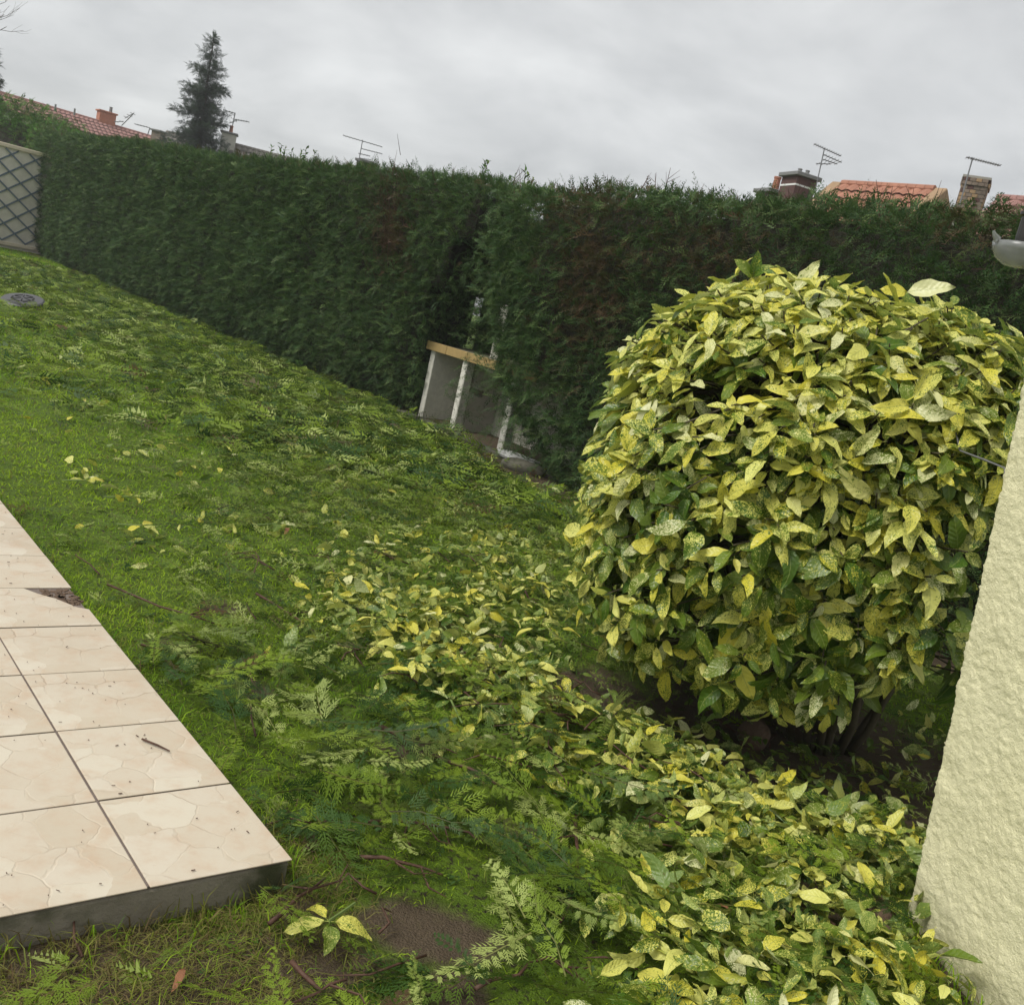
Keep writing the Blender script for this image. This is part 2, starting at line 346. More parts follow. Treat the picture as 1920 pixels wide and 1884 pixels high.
def frond_template(seed, nb, nt, width=.30, droop=.15, thin=1.0, ragged=0.0):
    g = np.random.default_rng(seed); V = []; F = []; U = []; cv = g.uniform(-.35, .35) * (1 if ragged else .3); wv = g.uniform(-.10, .10) * ragged
    ax = lambda t: np.array([cv * t * t + wv * math.sin(6 * t), t, -droop * t * t])
    def spike(a, b, w, u):
        d = b - a; s = np.cross(d, (0, 0, 1)); s = s / max(np.linalg.norm(s), 1e-6) * w; n = len(V); q = a + d * .25
        V.extend([q + s, b, q - s]); U.extend([u] * 3); F.append((n, n + 1, n + 2))
    K = 3 if nt else 1
    for i in range(K):
        a, b = ax(i / K), ax((i + 1) / K); w = .011 * thin * (1.2 - i / K); n = len(V)
        V.extend([a - [w, 0, 0], a + [w, 0, 0], b + [w * .6, 0, 0], b - [w * .6, 0, 0]]); U.extend([(0, i / K)] * 4); F += [(n, n + 1, n + 2), (n, n + 2, n + 3)]
    for i in range(nb):
        t = .05 + .92 * i / (nb - 1); prof = width * (min(1, .45 + t * 1.8) * (1 - t) ** .62 + .10)
        for sgn in (-1, 1):
            if g.random() < .22 * ragged: continue
            L = prof * (g.uniform(.75, 1.2) if not ragged else g.uniform(.45, 1.35)); an = math.radians(g.uniform(38, 58) if not ragged else g.uniform(26, 60)); a = ax(min(1, t + sgn * .012))
            d = np.array([sgn * math.sin(an), math.cos(an), -.25 * droop + g.uniform(-.18, .12) * (1 + ragged)]); b = a + d * L
            if not nt: spike(a, b, L * .13 * thin + .014, (.1, t)); continue
            spike(a, b + d * .02, .013 * thin, (.1, t))
            for k in range(nt):
                u = .12 + .82 * k / nt; p = a + (b - a) * u; l = L * (.36 - .17 * u) * g.uniform(.8, 1.2) + .018
                for s2 in (-1, 1):
                    q = an + s2 * math.radians(34); e = np.array([sgn * math.sin(q), math.cos(q), g.uniform(-.2, .1)]); spike(p, p + e * l, .007 * thin + .045 * l, (.1, t))
    return np.array(V), np.array(F), np.array(U)
FR_LO = [frond_template(i, 8, 0, .42, .40, .85) for i in range(5)]
FR_MID = [frond_template(10 + i, 8, 2, .36, .25, .95, .7) for i in range(5)]
FR_HI = [frond_template(20 + i, 14, 5, .22 + .05 * (i % 4), (-.12, .05, .15, .3)[i % 4], .70, .8) for i in range(12)]

def frames(d, up):
    y = unit(d); x = np.cross(y, up); bad = np.linalg.norm(x, axis=1) < 1e-3; x[bad] = (1, 0, 0); x = unit(x); z = np.cross(x, y)
    return np.stack([x, y, z], axis=2)                              # columns
def scatter(templates, idx, P, M, size, rnd, extra=None):
    Vs = []; Fs = []; Us = []; Rs = []; Es = []; off = 0; sz = np.broadcast_to(size, (len(P),)); ex = np.zeros(len(P)) if extra is None else extra
    for k, (V, F, U) in enumerate(templates):
        s = np.where(idx == k)[0]
        if not len(s): continue
        W = np.einsum('nij,vj->nvi', M[s] * sz[s][:, None, None], V) + P[s][:, None, :]; n, v = len(s), len(V)
        Vs.append(W.reshape(-1, 3)); Fs.append((F[None] + (np.arange(n) * v)[:, None, None]).reshape(-1, 3) + off); off += n * v
        Us.append(np.tile(U, (n, 1))); Rs.append(np.repeat(rnd[s], v)); Es.append(np.repeat(ex[s], v))
    return np.concatenate(Vs), np.concatenate(Fs), np.concatenate(Us), np.concatenate(Rs), np.concatenate(Es)
def foliage(name, templates, P, M, size, mat, parent=None, extra=None, ename='brown', kind='stuff'):
    idx = rng.integers(0, len(templates), len(P)); V, F, U, R, E = scatter(templates, idx, P, M, size, rng.random(len(P)), extra)
    o = link(name, mesh_np(name, V, F, mat, {'luv': U, 'rnd': R, ename: E}), parent)
    if kind: o['kind'] = kind
    return o
def rvec(n): return unit(rng.normal(size=(n, 3)))

# ------------------------------------------------------------------ ground
HP0 = np.array([-1.591, 11.247]); HD = np.array([-.640, .769]); HN = np.array([.769, .640])   # hedge line: origin, along (away), into the hedge
def hp(s, n, z=0.0): q = HP0 + HD * s + HN * n; return np.array([q[0], q[1], z])
BASE = np.array([1.466, 3.813, 0.0])                                 # foot of the variegated shrub
PC = np.array([-.317, 2.051]); PE = np.array([-.6715, .741]); PG = np.array([-.769, -.639])   # patio corner, edge away, front edge to the left
def seg_d(px, py, a, b):
    a = np.array(a, float); b = np.array(b, float); d = b - a; t = np.clip(((px - a[0]) * d[0] + (py - a[1]) * d[1]) / (d @ d), 0, 1)
    return np.hypot(px - a[0] - t * d[0], py - a[1] - t * d[1])
g2 = lambda *p: gp(*p)[:2]
PILE = [g2(720, 1190), g2(860, 1290), g2(1010, 1380), g2(1180, 1470), g2(1400, 1590), g2(1640, 1680)]
def pile_d(x, y): return np.min([seg_d(x, y, PILE[i], PILE[i + 1]) for i in range(len(PILE) - 1)], axis=0)
LOWPILE = g2(1480, 1810)
def gz(x, y):
    x = np.asarray(x, float); y = np.asarray(y, float)
    h = .030 * (fbm(x * 2.3, y * 2.3, 1) - .5) + .022 * (fbm(x * 9, y * 9, 2) - .5)
    h = h + .03 * np.exp(-(pile_d(x, y) / .26) ** 2) + .03 * np.exp(-((x - LOWPILE[0]) ** 2 + (y - LOWPILE[1]) ** 2) / .12)
    return h * np.clip(1.2 - np.hypot(x, y) / 60, 0, 1)
SOILS = [(*g2(800, 1745), .21, .12), (*g2(620, 1800), .12, .10), (*g2(1130, 1300), .26, .30), (*g2(1350, 1420), .35, .35), (*g2(1480, 1440), .4, .4), (*g2(1600, 1450), .4, .4), (*g2(760, 1400), .10, .10),
         (*g2(420, 1140), .10, .10), (*g2(350, 1210), .14, .1), (*g2(500, 1840), .10, .08), (*g2(860, 1860), .08, .08), (*g2(1520, 1700), .12, .12), (*g2(330, 1830), .42, .16), (*g2(120, 1850), .15, .1), (*g2(480, 1790), .12, .08), (*g2(560, 1700), .08, .07), (*g2(1800, 1820), .10, .25), (*g2(460, 1290), .1, .1)]
def soil_at(x, y):
    s = np.zeros_like(np.asarray(x, float))
    for cx, cy, rx, ry in SOILS: s = np.maximum(s, np.exp(-(((x - cx) / rx) ** 2 + ((y - cy) / ry) ** 2)))
    q = (np.stack([x, y], -1) - HP0); hn = q @ HN; hs = q @ HD
    s = np.maximum(s, np.clip(1 - np.abs(hn - .45) / .62, 0, 1) * (hs < 30)); s = np.maximum(s, np.clip(1 - np.abs(hn - .2) / 1.0, 0, 1) * 1.5 * (hs < -1.0))
    s = np.maximum(s, np.exp(-(np.hypot((x - BASE[0]) / .8, (y - BASE[1] + .05) / .75)) ** 4))
    return s
def patio_mask(x, y, m=.0):
    q = np.stack([x, y], -1) - PC; a = q @ PE; b = q @ np.array([-PE[1], PE[0]]); return (b > -m) & (a > -m)
def in_wall(x, y): return (x > 1.36) & (y < 2.6)
def grow(lo, hi, step, far, k=1.16):
    a = list(np.arange(lo, hi, step)); s = step; v = a[0]; L = []
    while v > -far: s *= k; v -= s; L.append(v)
    s = step; v = a[-1]; Rr = []
    while v < far: s *= k; v += s; Rr.append(v)
    return np.array(L[::-1] + a + Rr)
gx = grow(-2.2, 2.2, .022, 95); gy = grow(1.0, 5.2, .022, 95)
X, Y = np.meshgrid(gx, gy, indexing='ij'); nx, ny = X.shape
Z = gz(X, Y) + .012 * (fbm(X * 25, Y * 25, 3) - .5) * (np.hypot(X, Y) < 8)
ii = np.arange(nx * ny).reshape(nx, ny)
GF = np.stack([ii[:-1, :-1], ii[1:, :-1], ii[1:, 1:], ii[:-1, 1:]], -1).reshape(-1, 4)
ground = link('ground', mesh_np('ground', np.stack([X, Y, Z], -1).reshape(-1, 3), GF, M_GROUND, {'soil': soil_at(X, Y).ravel()}, True)); tag(ground, kind='structure')

# ------------------------------------------------------------------ patio of stone-print tiles
PN = np.array([-PE[1], PE[0]])                                       # to the left of the edge
TA, TB, GAP, PZ = .3625, .3375, .0055, .09
patio = empty('patio', (PC[0], PC[1], 0)); tag(patio, kind='structure')
def pp(a, b, z): q = PC + PE * a + PG * b; return np.array([q[0], q[1], z])
NA, NB = 10, 6
sl = MB().prism([pp(.004, .004, -.05), pp(NA * TA, .004, -.05), pp(NA * TA, NB * TB, -.05), pp(.004, NB * TB, -.05)], (0, 0, .05 + PZ - .012))
sl.obj('concrete_slab', M_CONC, patio, bevel=.004)
mo = MB().prism([pp(.008, .008, PZ - .0118), pp(NA * TA, .008, PZ - .0118), pp(NA * TA, NB * TB, PZ - .0118), pp(.008, NB * TB, PZ - .0118)], (0, 0, .0078)); mo.obj('mortar_bed', M_GROUT, patio)
def tile_mesh(poly, zt=0.0):
    P = [np.array([*(PE * a + PG * b), -.0035]) for a, b in poly]; return MB().prism(P, (0, 0, .0035 + zt)).mesh('tile', M_TILE, bevel=.0022, seg=2)
full = tile_mesh([(0, 0), (0, TB - GAP), (TA - GAP, TB - GAP), (TA - GAP, 0)][::-1])
brk = tile_mesh([(0, 0), (0, TB - GAP), (TA - GAP, TB - GAP), (TA - GAP, .165), (TA * .83, .13), (TA * .70, .085), (TA * .46, .035), (TA * .40, 0)][::-1])
for i in range(NA):
    for j in range(NB):
        o = link('tile', brk if (i, j) == (4, 0) else full, patio)
        q = pp(i * TA + (.0 if i else 0), j * TB, 0); o.location = Vector((q[0] - PC[0], q[1] - PC[1], PZ + .002 * (random.random() - .5)))
        o.rotation_euler = ((random.random() - .5) * .004, (random.random() - .5) * .004, 0)
        if (i, j) == (4, 0): o['label'] = 'tile with its outer corner broken away'
# rubble in the broken corner, dirt crumbs on the tiles
rb = MB()
for k in range(60):
    q = pp(4 * TA + TA * random.uniform(.55, .95), random.uniform(.005, .11), PZ - .004); rb.box(q, (random.uniform(.008, .03), random.uniform(.008, .025), .008), Matrix.Rotation(random.random() * 3, 3, 'Z'))
rb.obj('broken_rubble', M_STONE, patio, bevel=.002); 
cr_ = MB()
for k in range(420):
    a, b = random.uniform(.02, 9 * TA), random.uniform(.02, 5 * TB); q = pp(a, b, PZ + .0035); l = random.choice([.002, .003, .004, .005, .009])
    cr_.box(q, (l, random.uniform(.001, .003), .0012), Matrix.Rotation(random.random() * 6, 3, 'Z'))
tag(cr_.obj('leaf_litter', M_TWIG), 'brown crumbs and dry needles on the beige tiles', 'litter', kind='stuff')

# ------------------------------------------------------------------ hedges
TOP_S = np.array([-12, -7, -6.5, -6.03, -5.55, -5.06, -4.43, -3.47, -2.5, -1.9, -1.58, -1.33, -.32, 1.1, 3.86, 7.3, 12.04, 19.3, 22])
TOP_Z = np.array([2.73, 2.73, 2.72, 2.70, 2.71, 2.71, 2.66, 2.71, 2.66, 2.66, 2.66, 2.72, 2.75, 2.79, 2.81, 2.85, 3.07, 3.21, 3.25])
def top(s): return np.interp(s, TOP_S, TOP_Z) - .07
def bulge(s, z, k=0): return .22 * (fbm(s * 1.1, z * 1.1, k) - .5) + .10 * (fbm(s * 4, z * 4, k + 1) - .5)
END1 = lambda z: np.interp(z, [0, .5, .9, 1.3, 1.8, 2.7], [-.02, -.05, -.10, -.30, -.62, -1.18])
END2 = lambda z: np.interp(z, [0, .35, .8, 1.4, 2.1, 2.7], [-2.80, -2.38, -1.76, -1.42, -1.30, -1.48])
def hedge_points(s0, s1, dens, endf, side, fwd=0.0, rnd_=(.30, .16)):
    """points and outward normals on the clipped front, the top and the end of one hedge"""
    DM = float(max(dens(s0), dens(s1), dens(.5 * (s0 + s1)))); N = int(abs(s1 - s0) * 3.3 * DM)
    s = rng.uniform(s0, s1, N); z = rng.uniform(.02, 3.3, N); w = rng.random(N)
    keep = (z < top(s)) & (w < dens(s) / DM)
    s, z = s[keep], z[keep]
    n = -bulge(s, z) + .16 * np.exp(-(z / .25) ** 2) + .10 * np.clip((z - top(s) + .25) / .25, 0, 1) ** 2 - .02 + rng.uniform(0, .06, len(s))
    e = endf(z); inside = (s > e) if side > 0 else (s < e)
    d_end = np.abs(s - e); n = n - fwd + rnd_[0] * np.exp(-(d_end / rnd_[1]) ** 2) * inside       # rounded corner
    s, z, n = s[inside], z[inside], n[inside]
    P = np.c_[HP0 + s[:, None] * HD + n[:, None] * HN, z]; O = np.tile(np.array([-HN[0], -HN[1], .12]), (len(s), 1))
    # top
    Nt = int(len(s) * .30); st = rng.uniform(s0, s1, Nt); nt = rng.uniform(.02 - fwd, 1.05, Nt); zt = top(st) + .09 * (fbm(st * 3, nt * 3, 2) - .5) * 2 - .02
    et = endf(zt); k = (st > et + .05) if side > 0 else (st < et - .05); st, nt, zt = st[k], nt[k], zt[k]
    P = np.r_[P, np.c_[HP0 + st[:, None] * HD + nt[:, None] * HN, zt]]; O = np.r_[O, np.tile([-.15 * HN[0], -.15 * HN[1], 1.0], (len(st), 1))]
    # end face turning into the gap
    Ne = 1900; ze = rng.uniform(.05, 2.6, Ne); ne = rng.uniform(.05 - fwd, 1.1, Ne); se = endf(ze) - side * (bulge(ne * 1.3 + 9, ze, 1) - .02 + rng.uniform(-.05, .03, Ne))
    P = np.r_[P, np.c_[HP0 + se[:, None] * HD + ne[:, None] * HN, ze]]; O = np.r_[O, np.tile([-side * HD[0] - .3 * HN[0], -side * HD[1] - .3 * HN[1], .1], (Ne, 1))]
    return P, unit(O)
def brown_at(P):
    px, py, w = proj(P)
    b = .95 * np.exp(-(((px - 745) / 34) ** 2 + ((py - 450) / 48) ** 2)) + .4 * np.exp(-(((px - 735) / 40) ** 2 + ((py - 370) / 60) ** 2))
    b = np.maximum(b, .95 * np.exp(-(((px - 1120) / 70) ** 2 + ((py - 500) / 170) ** 2))); b = np.maximum(b, .65 * np.exp(-(((px - 1330) / 160) ** 2 + ((py - 480) / 70) ** 2)))
    b = np.maximum(b, .7 * np.exp(-(((px - 1830) / 90) ** 2 + ((py - 420) / 40) ** 2)))
    return np.clip(b * (.5 + fbm(P[:, 0] * 6, P[:, 2] * 6, 1)), 0, 1)
def hedge_sprays(root, P, O, templates, size, name='foliage'):
    n = len(P); d = unit(O * .75 + np.array([0, 0, .12]) + rng.normal(size=(n, 3)) * .55); up = unit(O * .35 + np.array([0, 0, .8]) + rng.normal(size=(n, 3)) * .35)
    br = brown_at(P); k = rng.random(n) < br
    return foliage(name, templates, P, frames(d, up), size * rng.uniform(.65, 1.3, n), M_HEDGE, root, np.where(k, rng.uniform(.5, 1, n), 0))
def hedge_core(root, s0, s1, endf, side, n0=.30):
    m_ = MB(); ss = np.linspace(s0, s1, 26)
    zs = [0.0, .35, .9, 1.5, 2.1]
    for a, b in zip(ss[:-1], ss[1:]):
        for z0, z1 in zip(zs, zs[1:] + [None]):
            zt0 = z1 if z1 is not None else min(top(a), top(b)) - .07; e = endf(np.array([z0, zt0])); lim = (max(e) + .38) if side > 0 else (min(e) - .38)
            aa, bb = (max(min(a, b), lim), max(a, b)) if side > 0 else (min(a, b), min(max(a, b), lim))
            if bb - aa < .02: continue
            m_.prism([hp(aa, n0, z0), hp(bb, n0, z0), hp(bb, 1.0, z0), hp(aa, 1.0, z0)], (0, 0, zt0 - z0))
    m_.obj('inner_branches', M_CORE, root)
def big_sprays(root, s0, s1, N, fwd=0.0):
    s = rng.uniform(s0, s1, N); z = rng.uniform(.1, 2.7, N); k = z < top(s); s, z = s[k], z[k]; n = -bulge(s, z) - fwd - rng.uniform(-.02, .05, len(s)); P = np.c_[HP0 + s[:, None] * HD + n[:, None] * HN, z]
    m_ = len(s); d = np.array([-HN[0], -HN[1], -.15]) * .55 + rng.normal(size=(m_, 3)) * .5; up = np.array([-HN[0] * .3, -HN[1] * .3, 1.0]) + rng.normal(size=(m_, 3)) * .3
    br = brown_at(P); foliage('foliage', FR_MID, P, frames(d, up), rng.uniform(.11, .22, m_), M_HEDGE, root, np.where(rng.random(m_) < br, .8, 0))
h1 = empty('conifer_hedge', hp(8, .5), 'long clipped dark green conifer hedge running away to the lattice fence', 'hedge')
P, O = hedge_points(-1.6, 21.2, lambda s: np.clip(950 / (1 + np.maximum(np.asarray(s, float), 0) * .075), 0, 950), END1, 1)
far = ((P[:, :2] - HP0) @ HD) > 3.0
hedge_sprays(h1, P[~far], O[~far], FR_LO, .118); hedge_sprays(h1, P[far], O[far], FR_LO, .150)
hedge_core(h1, -1.6, 21.0, END1, 1); big_sprays(h1, -.4, 7, 1700)
# back of the gap belongs to the long hedge
Nb = 2600; s_ = rng.uniform(-3.0, .3, Nb); z_ = rng.uniform(.05, 2.6, Nb); n_ = np.where(z_ > .95, .88 + .1 * rng.random(Nb), 1.05) - bulge(s_, z_, 2)
hedge_sprays(h1, np.c_[HP0 + s_[:, None] * HD + n_[:, None] * HN, z_], np.tile(np.array([-HN[0], -HN[1], .1]), (Nb, 1)), FR_LO, .16)
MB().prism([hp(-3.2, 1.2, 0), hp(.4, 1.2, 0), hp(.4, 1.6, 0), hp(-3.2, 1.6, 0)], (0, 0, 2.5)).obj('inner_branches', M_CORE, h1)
h2 = empty('conifer_hedge', hp(-5, .5), 'nearer conifer hedge with brown bare patches behind the speckled shrub', 'hedge')
P, O = hedge_points(-9.5, -1.2, lambda s: np.where(np.asarray(s, float) > -7.4, 1000, 300), END2, -1, .26, (.34, .30))
hedge_sprays(h2, P, O, FR_LO, .112); hedge_core(h2, -9.5, -1.2, END2, -1, .14)
big_sprays(h2, -7.2, -1.5, 2500, .26)
# bare twigs that stick out of the clipped tops, and trunks
tw = MB(); tw2 = MB()
for k in range(520):
    s = random.uniform(-9, 6) if random.random() < .8 else random.uniform(6, 20); n = random.uniform(.0, .9); z = float(top(s)) - .05
    if -1.9 < s < -1.3: continue
    l = random.uniform(.08, .30) * (.7 if s > -1 else 1); a = np.array([random.gauss(0, .35), random.gauss(0, .35), 1]); a /= np.linalg.norm(a); b = hp(s, n, z)
    mid = b + a * l * .5 + np.array([random.gauss(0, .02), random.gauss(0, .02), 0]); t_ = tw if s > -1.4 else tw2; t_.tube([b, mid, b + a * l], [.0045, .0035, .0015], 4)
    for j in range(3):
        d = np.array([random.gauss(0, 1), random.gauss(0, 1), .9]); d /= np.linalg.norm(d); t_.tube([mid + a * .03 * j, mid + a * .03 * j + d * l * .4], [.0028, .001], 3)
for k in range(420):                                                  # twigs on the brown patches of the near hedge
    s = random.gauss(-2.9, .35) if k % 2 else random.uniform(-6.8, -3.2); z = random.uniform(1.0, 2.6); b = hp(s, -.02 - float(bulge(s, z)), z)
    d = np.array([-HN[0] * .4 + random.gauss(0, .45), -HN[1] * .4 + random.gauss(0, .45), random.gauss(.4, .6)]); tw2.tube([b, b + d * .1, b + d * .18 + np.array([0, 0, random.gauss(.02, .03)])], [.004, .003, .0012], 3)
for k in range(160):
    s = random.gauss(.95, .20); z = random.gauss(1.95, .28); b = hp(s, -.03 - float(bulge(s, z)), z); d = np.array([-HN[0] * .3 + random.gauss(0, .3), -HN[1] * .3 + random.gauss(0, .3), random.gauss(.8, .4)])
    tw.tube([b, b + d * .12, b + d * .22], [.004, .003, .0012], 3)
o = tw.obj('bare_twigs', M_TWIG, h1); o['kind'] = 'stuff'; o = tw2.obj('bare_twigs', M_TWIG, h2); o['kind'] = 'stuff'
for root, a, b in ((h1, .2, 19), (h2, -8.8, -2.9)):
    for k in range(9): s = a + (b - a) * (k + .5) / 9; MB().tube([hp(s, .45, -.05), hp(s + .03, .5, 1.0), hp(s, .5, 2.0)], [.05, .04, .02], 7).obj('trunk', M_TRUNK, root, smooth=True)
# fresh sprigs sticking up along the crest
def crest(root, s0, s1, N, size, mat=M_HEDGE, name='crest_sprigs'):
    s = rng.uniform(s0, s1, N); n = rng.uniform(-.02, .8, N); z = top(s) + rng.uniform(-.04, .05, N); P = np.c_[HP0 + s[:, None] * HD + n[:, None] * HN, z]
    d = unit(np.array([0, 0, 1.0]) + rng.normal(size=(N, 3)) * .55); return foliage(name, FR_LO, P, frames(d, rvec(N)), size * rng.uniform(.6, 1.3, N), mat, root, (rng.random(N) < .15) * .8)
crest(h1, -1.2, 8, 900, .13); crest(h1, 8, 21, 500, .15); crest(h2, -9, -1.75, 900, .14)
# ------------------------------------------------------------------ concrete hutch in the gap of the hedge
TL, TMd, TR = gp(785, 780), gp(845, 805), gp(937, 842)
hd = unit((TR - TL)[:2]); hb = np.array([-hd[1], hd[0]]); hb = hb if hb @ HN > 0 else -hb
TW = float(np.linalg.norm((TR - TL)[:2])); TMx = float((TMd - TL)[:2] @ hd)
def tp(a, b, z): q = TL[:2] + hd * a + hb * b; return np.array([q[0], q[1], z])
def tbox(mb, a0, a1, b0, b1, z0, z1): return mb.prism([tp(a0, b0, z0), tp(a1, b0, z0), tp(a1, b1, z0), tp(a0, b1, z0)], (0, 0, z1 - z0))
hut = empty('masonry_hutch', tp(TW / 2, .3, 0), 'low open masonry hutch with cream posts and ochre edged slab between the hedges', 'garden hutch')
HH = .80
tbox(MB(), -.02, .07, 0, .55, -.05, HH).obj('side_wall', M_WPOST, hut, bevel=.006)
tbox(MB(), TMx - .045, TMx + .045, -.012, .10, -.05, HH).obj('post', M_WPOST, hut, bevel=.008)
tbox(MB(), TW - .045, TW + .05, -.012, .10, -.05, HH).obj('post', M_WPOST, hut, bevel=.008)
tbox(MB(), TMx - .03, TMx + .03, .103, .55, -.05, HH).obj('partition_wall', M_BACK, hut)
tbox(MB(), .0, TW + .6, .553, .64, -.05, HH).obj('back_wall', M_BACK, hut)
tbox(MB(), -.06, TW + .7, -.012, .72, HH + .003, HH + .075).obj('top_slab', M_SLABTOP, hut, bevel=.006)
for k in range(5):                                                    # ochre edge tiles of the slab
    a = -.075 + k * (TW + .2) / 4.4; tbox(MB(), a, a + (TW + .2) / 4.4 - .006, -.042, -.015, HH - .012, HH + .086).obj('edge_tile', M_FASCIA, hut, bevel=.004)
post = MB(); q = hp(-1.12, .42); post.box(q + [0, 0, 1.1], (.09, .09, .75)); o = post.obj('concrete_post', M_WPOST, bevel=.008); tag(o, 'pale concrete post standing in the dark gap behind the hutch', 'post')
o.location = (0, 0, 0)
# white tray, kerb and stones at the foot of the near hedge
tc_ = gp(972, 858, .05); tr_ = MB()
for (w, l, z, h) in ((.20, .46, 0, .02), (.23, .50, .02, .025), (.24, .52, .045, .008)):
    pts = [tc_ + np.array([*(hd * l * .5 * math.copysign(abs(math.cos(t)) ** .5, math.cos(t)) + hb * w * .5 * math.copysign(abs(math.sin(t)) ** .5, math.sin(t))), z - .035]) for t in np.linspace(0, 2 * math.pi, 20, endpoint=False)]
    tr_.prism(pts, (0, 0, h))
tag(tr_.obj('white_tray', M_WHITE, bevel=.004), 'shallow white tray lying upside down by the right post of the hutch', 'tray')
def rock(name, loc, size, seed, mat, label, cat, sub=3):
    import bmesh
    b = bmesh.new(); bmesh.ops.create_icosphere(b, subdivisions=sub, radius=1); g = random.Random(seed)
    off = [g.uniform(0, 99) for _ in range(3)]
    for v in b.verts:
        p = np.array(v.co); r = .72 + .5 * float(fbm(p[0] * 1.1 + off[0], p[1] * 1.1 + p[2] * 1.3 + off[1], 1)) + .10 * float(fbm(p[0] * 5 + off[2], p[1] * 5 + p[2] * 4, 2))
        v.co = Vector((p[0] * size[0] * r, p[1] * size[1] * r, p[2] * size[2] * r))
    me = bpy.data.meshes.new(name); b.to_mesh(me); b.free(); me.materials.append(mat); me.polygons.foreach_set('use_smooth', np.ones(len(me.polygons), bool))
    o = bpy.data.objects.new(name, me); C.objects.link(o); o.location = loc; o.rotation_euler = (0, 0, seed); return tag(o, label, cat)
M_GREYST = simple('grey_kerb_stone', (.10, .095, .07), .85, .35, 10, .01, 40)
rock('kerb_stone', gp(978, 878, .03), (.22, .10, .08), 3, M_GREYST, 'grey broken kerb stone in front of the white tray', 'stone')
rock('brown_stone', gp(1642, 1722, .03), (.075, .06, .06), 5, M_STONE, 'brown rounded stone beside the foot of the cream wall', 'stone')
rock('brown_stone', gp(1412, 1378, .04), (.07, .06, .07), 8, M_STONE, 'brown stone on the dark soil under the speckled shrub', 'stone')
ed = MB()
for k in range(7):
    s = -.1 - k * .42; ed.prism([hp(s, -.02 - .03 * random.random(), -.05), hp(s - .40, -.02, -.05), hp(s - .40, .12, -.05), hp(s, .12, -.05)], (0, 0, .075 + .01 * random.random()))
tag(ed.obj('concrete_edging', M_GREYST, bevel=.008), 'low mossy concrete edging along the foot of the hutch', 'edging')
# round drain cover on the lawn
dc = gp(43, 575, .0); TILT = np.array(Matrix.Rotation(math.radians(15), 3, 'X')); cov = empty('drain_cover', dc, 'round dark grey plastic cover with slots standing proud of the lawn', 'drain cover')
MB().lathe(dc, [(.245, -.05), (.245, .07), (.265, .075), (.275, .092), (.255, .108), (.0, .128)], 28, TILT).obj('lid', M_PLASTIC, cov)
MB().lathe(dc, [(.262, .0), (.262, .03), (.15, .031)], 24).obj('collar', M_PLASTIC, cov)
for k in range(6):
    a = math.radians(60 * k + 20); c_ = dc + TILT @ np.array([.13 * math.cos(a), .13 * math.sin(a), .121]); MB().box(c_, (.10, .022, .008), TILT @ np.array(Matrix.Rotation(a + 1.57, 3, 'Z'))).obj('slot', M_SLOT, cov)
    c_ = dc + TILT @ np.array([.075 * math.cos(a + .52), .075 * math.sin(a + .52), .1255]); MB().box(c_, (.11, .012, .006), TILT @ np.array(Matrix.Rotation(a + .52, 3, 'Z'))).obj('slot', M_SLOT, cov)

# ------------------------------------------------------------------ lattice fence at the far end
f0, f1 = gp(66, 477), gp(-40, 457, 0); fd = unit((f1 - f0)[:2]); FL = 4.2; FH = 2.62
fence = empty('lattice_fence', f0, 'beige fence panel with slate blue diagonal lattice beside the far end of the hedge', 'fence')
fnv = np.array([-fd[1], fd[0]]); fnv = fnv if fnv @ f0[:2] < 0 else -fnv        # towards the viewer
f0 = f0 - np.array([*fd, 0]) * .5
def fp(a, z, out=0.0): q = f0[:2] + fd * a + fnv * out; return np.array([q[0], q[1], z])
MB().prism([fp(0, .02), fp(FL, .02), fp(FL, FH), fp(0, FH)], (*(-fnv * .04), 0)).obj('panel', M_PANEL, fence)
for z in (.14, FH): MB().prism([fp(0, z - .05, .015), fp(FL, z - .05, .015), fp(FL, z + .05, .015), fp(0, z + .05, .015)], (*(fnv * .05), 0)).obj('rail', M_CREAM, fence, bevel=.01)
for a in (.03, 2.28): MB().prism([fp(a, 0, .07), fp(a + .12, 0, .07), fp(a + .12, FH + .06, .07), fp(a, FH + .06, .07)], (*(fnv * .09), 0)).obj('post', M_CREAM, fence, bevel=.01)
dz = FH - .32; runl = dz / math.tan(math.radians(36)); o_ = .002
for sg in (-1, 1):
    for k in range(-9, 20):
        a0 = k * .60 - 1; p = [(a0, .21), (a0 + sg * runl, FH - .07)]
        (xa, za), (xb, zb) = p
        lo, hi = .06, FL - .06; t0, t1 = 0.0, 1.0
        for bound, s in ((lo, 1), (hi, -1)):
            va, vb = s * (xa - bound), s * (xb - bound)
            if va < 0 and vb < 0: t0, t1 = 1, 0
            elif va < 0: t0 = max(t0, va / (va - vb))
            elif vb < 0: t1 = min(t1, va / (va - vb))
        if t1 - t0 < .05: continue
        q0, q1 = (xa + (xb - xa) * t0, za + (zb - za) * t0), (xa + (xb - xa) * t1, za + (zb - za) * t1); out = .004 if sg < 0 else .026
        u = np.array([q1[0] - q0[0], q1[1] - q0[1]]); u /= np.linalg.norm(u); w = np.array([-u[1], u[0]]) * .018
        MB().prism([fp(q0[0] - w[0], q0[1] - w[1], out), fp(q1[0] - w[0], q1[1] - w[1], out), fp(q1[0] + w[0], q1[1] + w[1], out), fp(q0[0] + w[0], q0[1] + w[1], out)], (*(fnv * .02), 0)).obj('lattice_slat', M_LATT, fence)

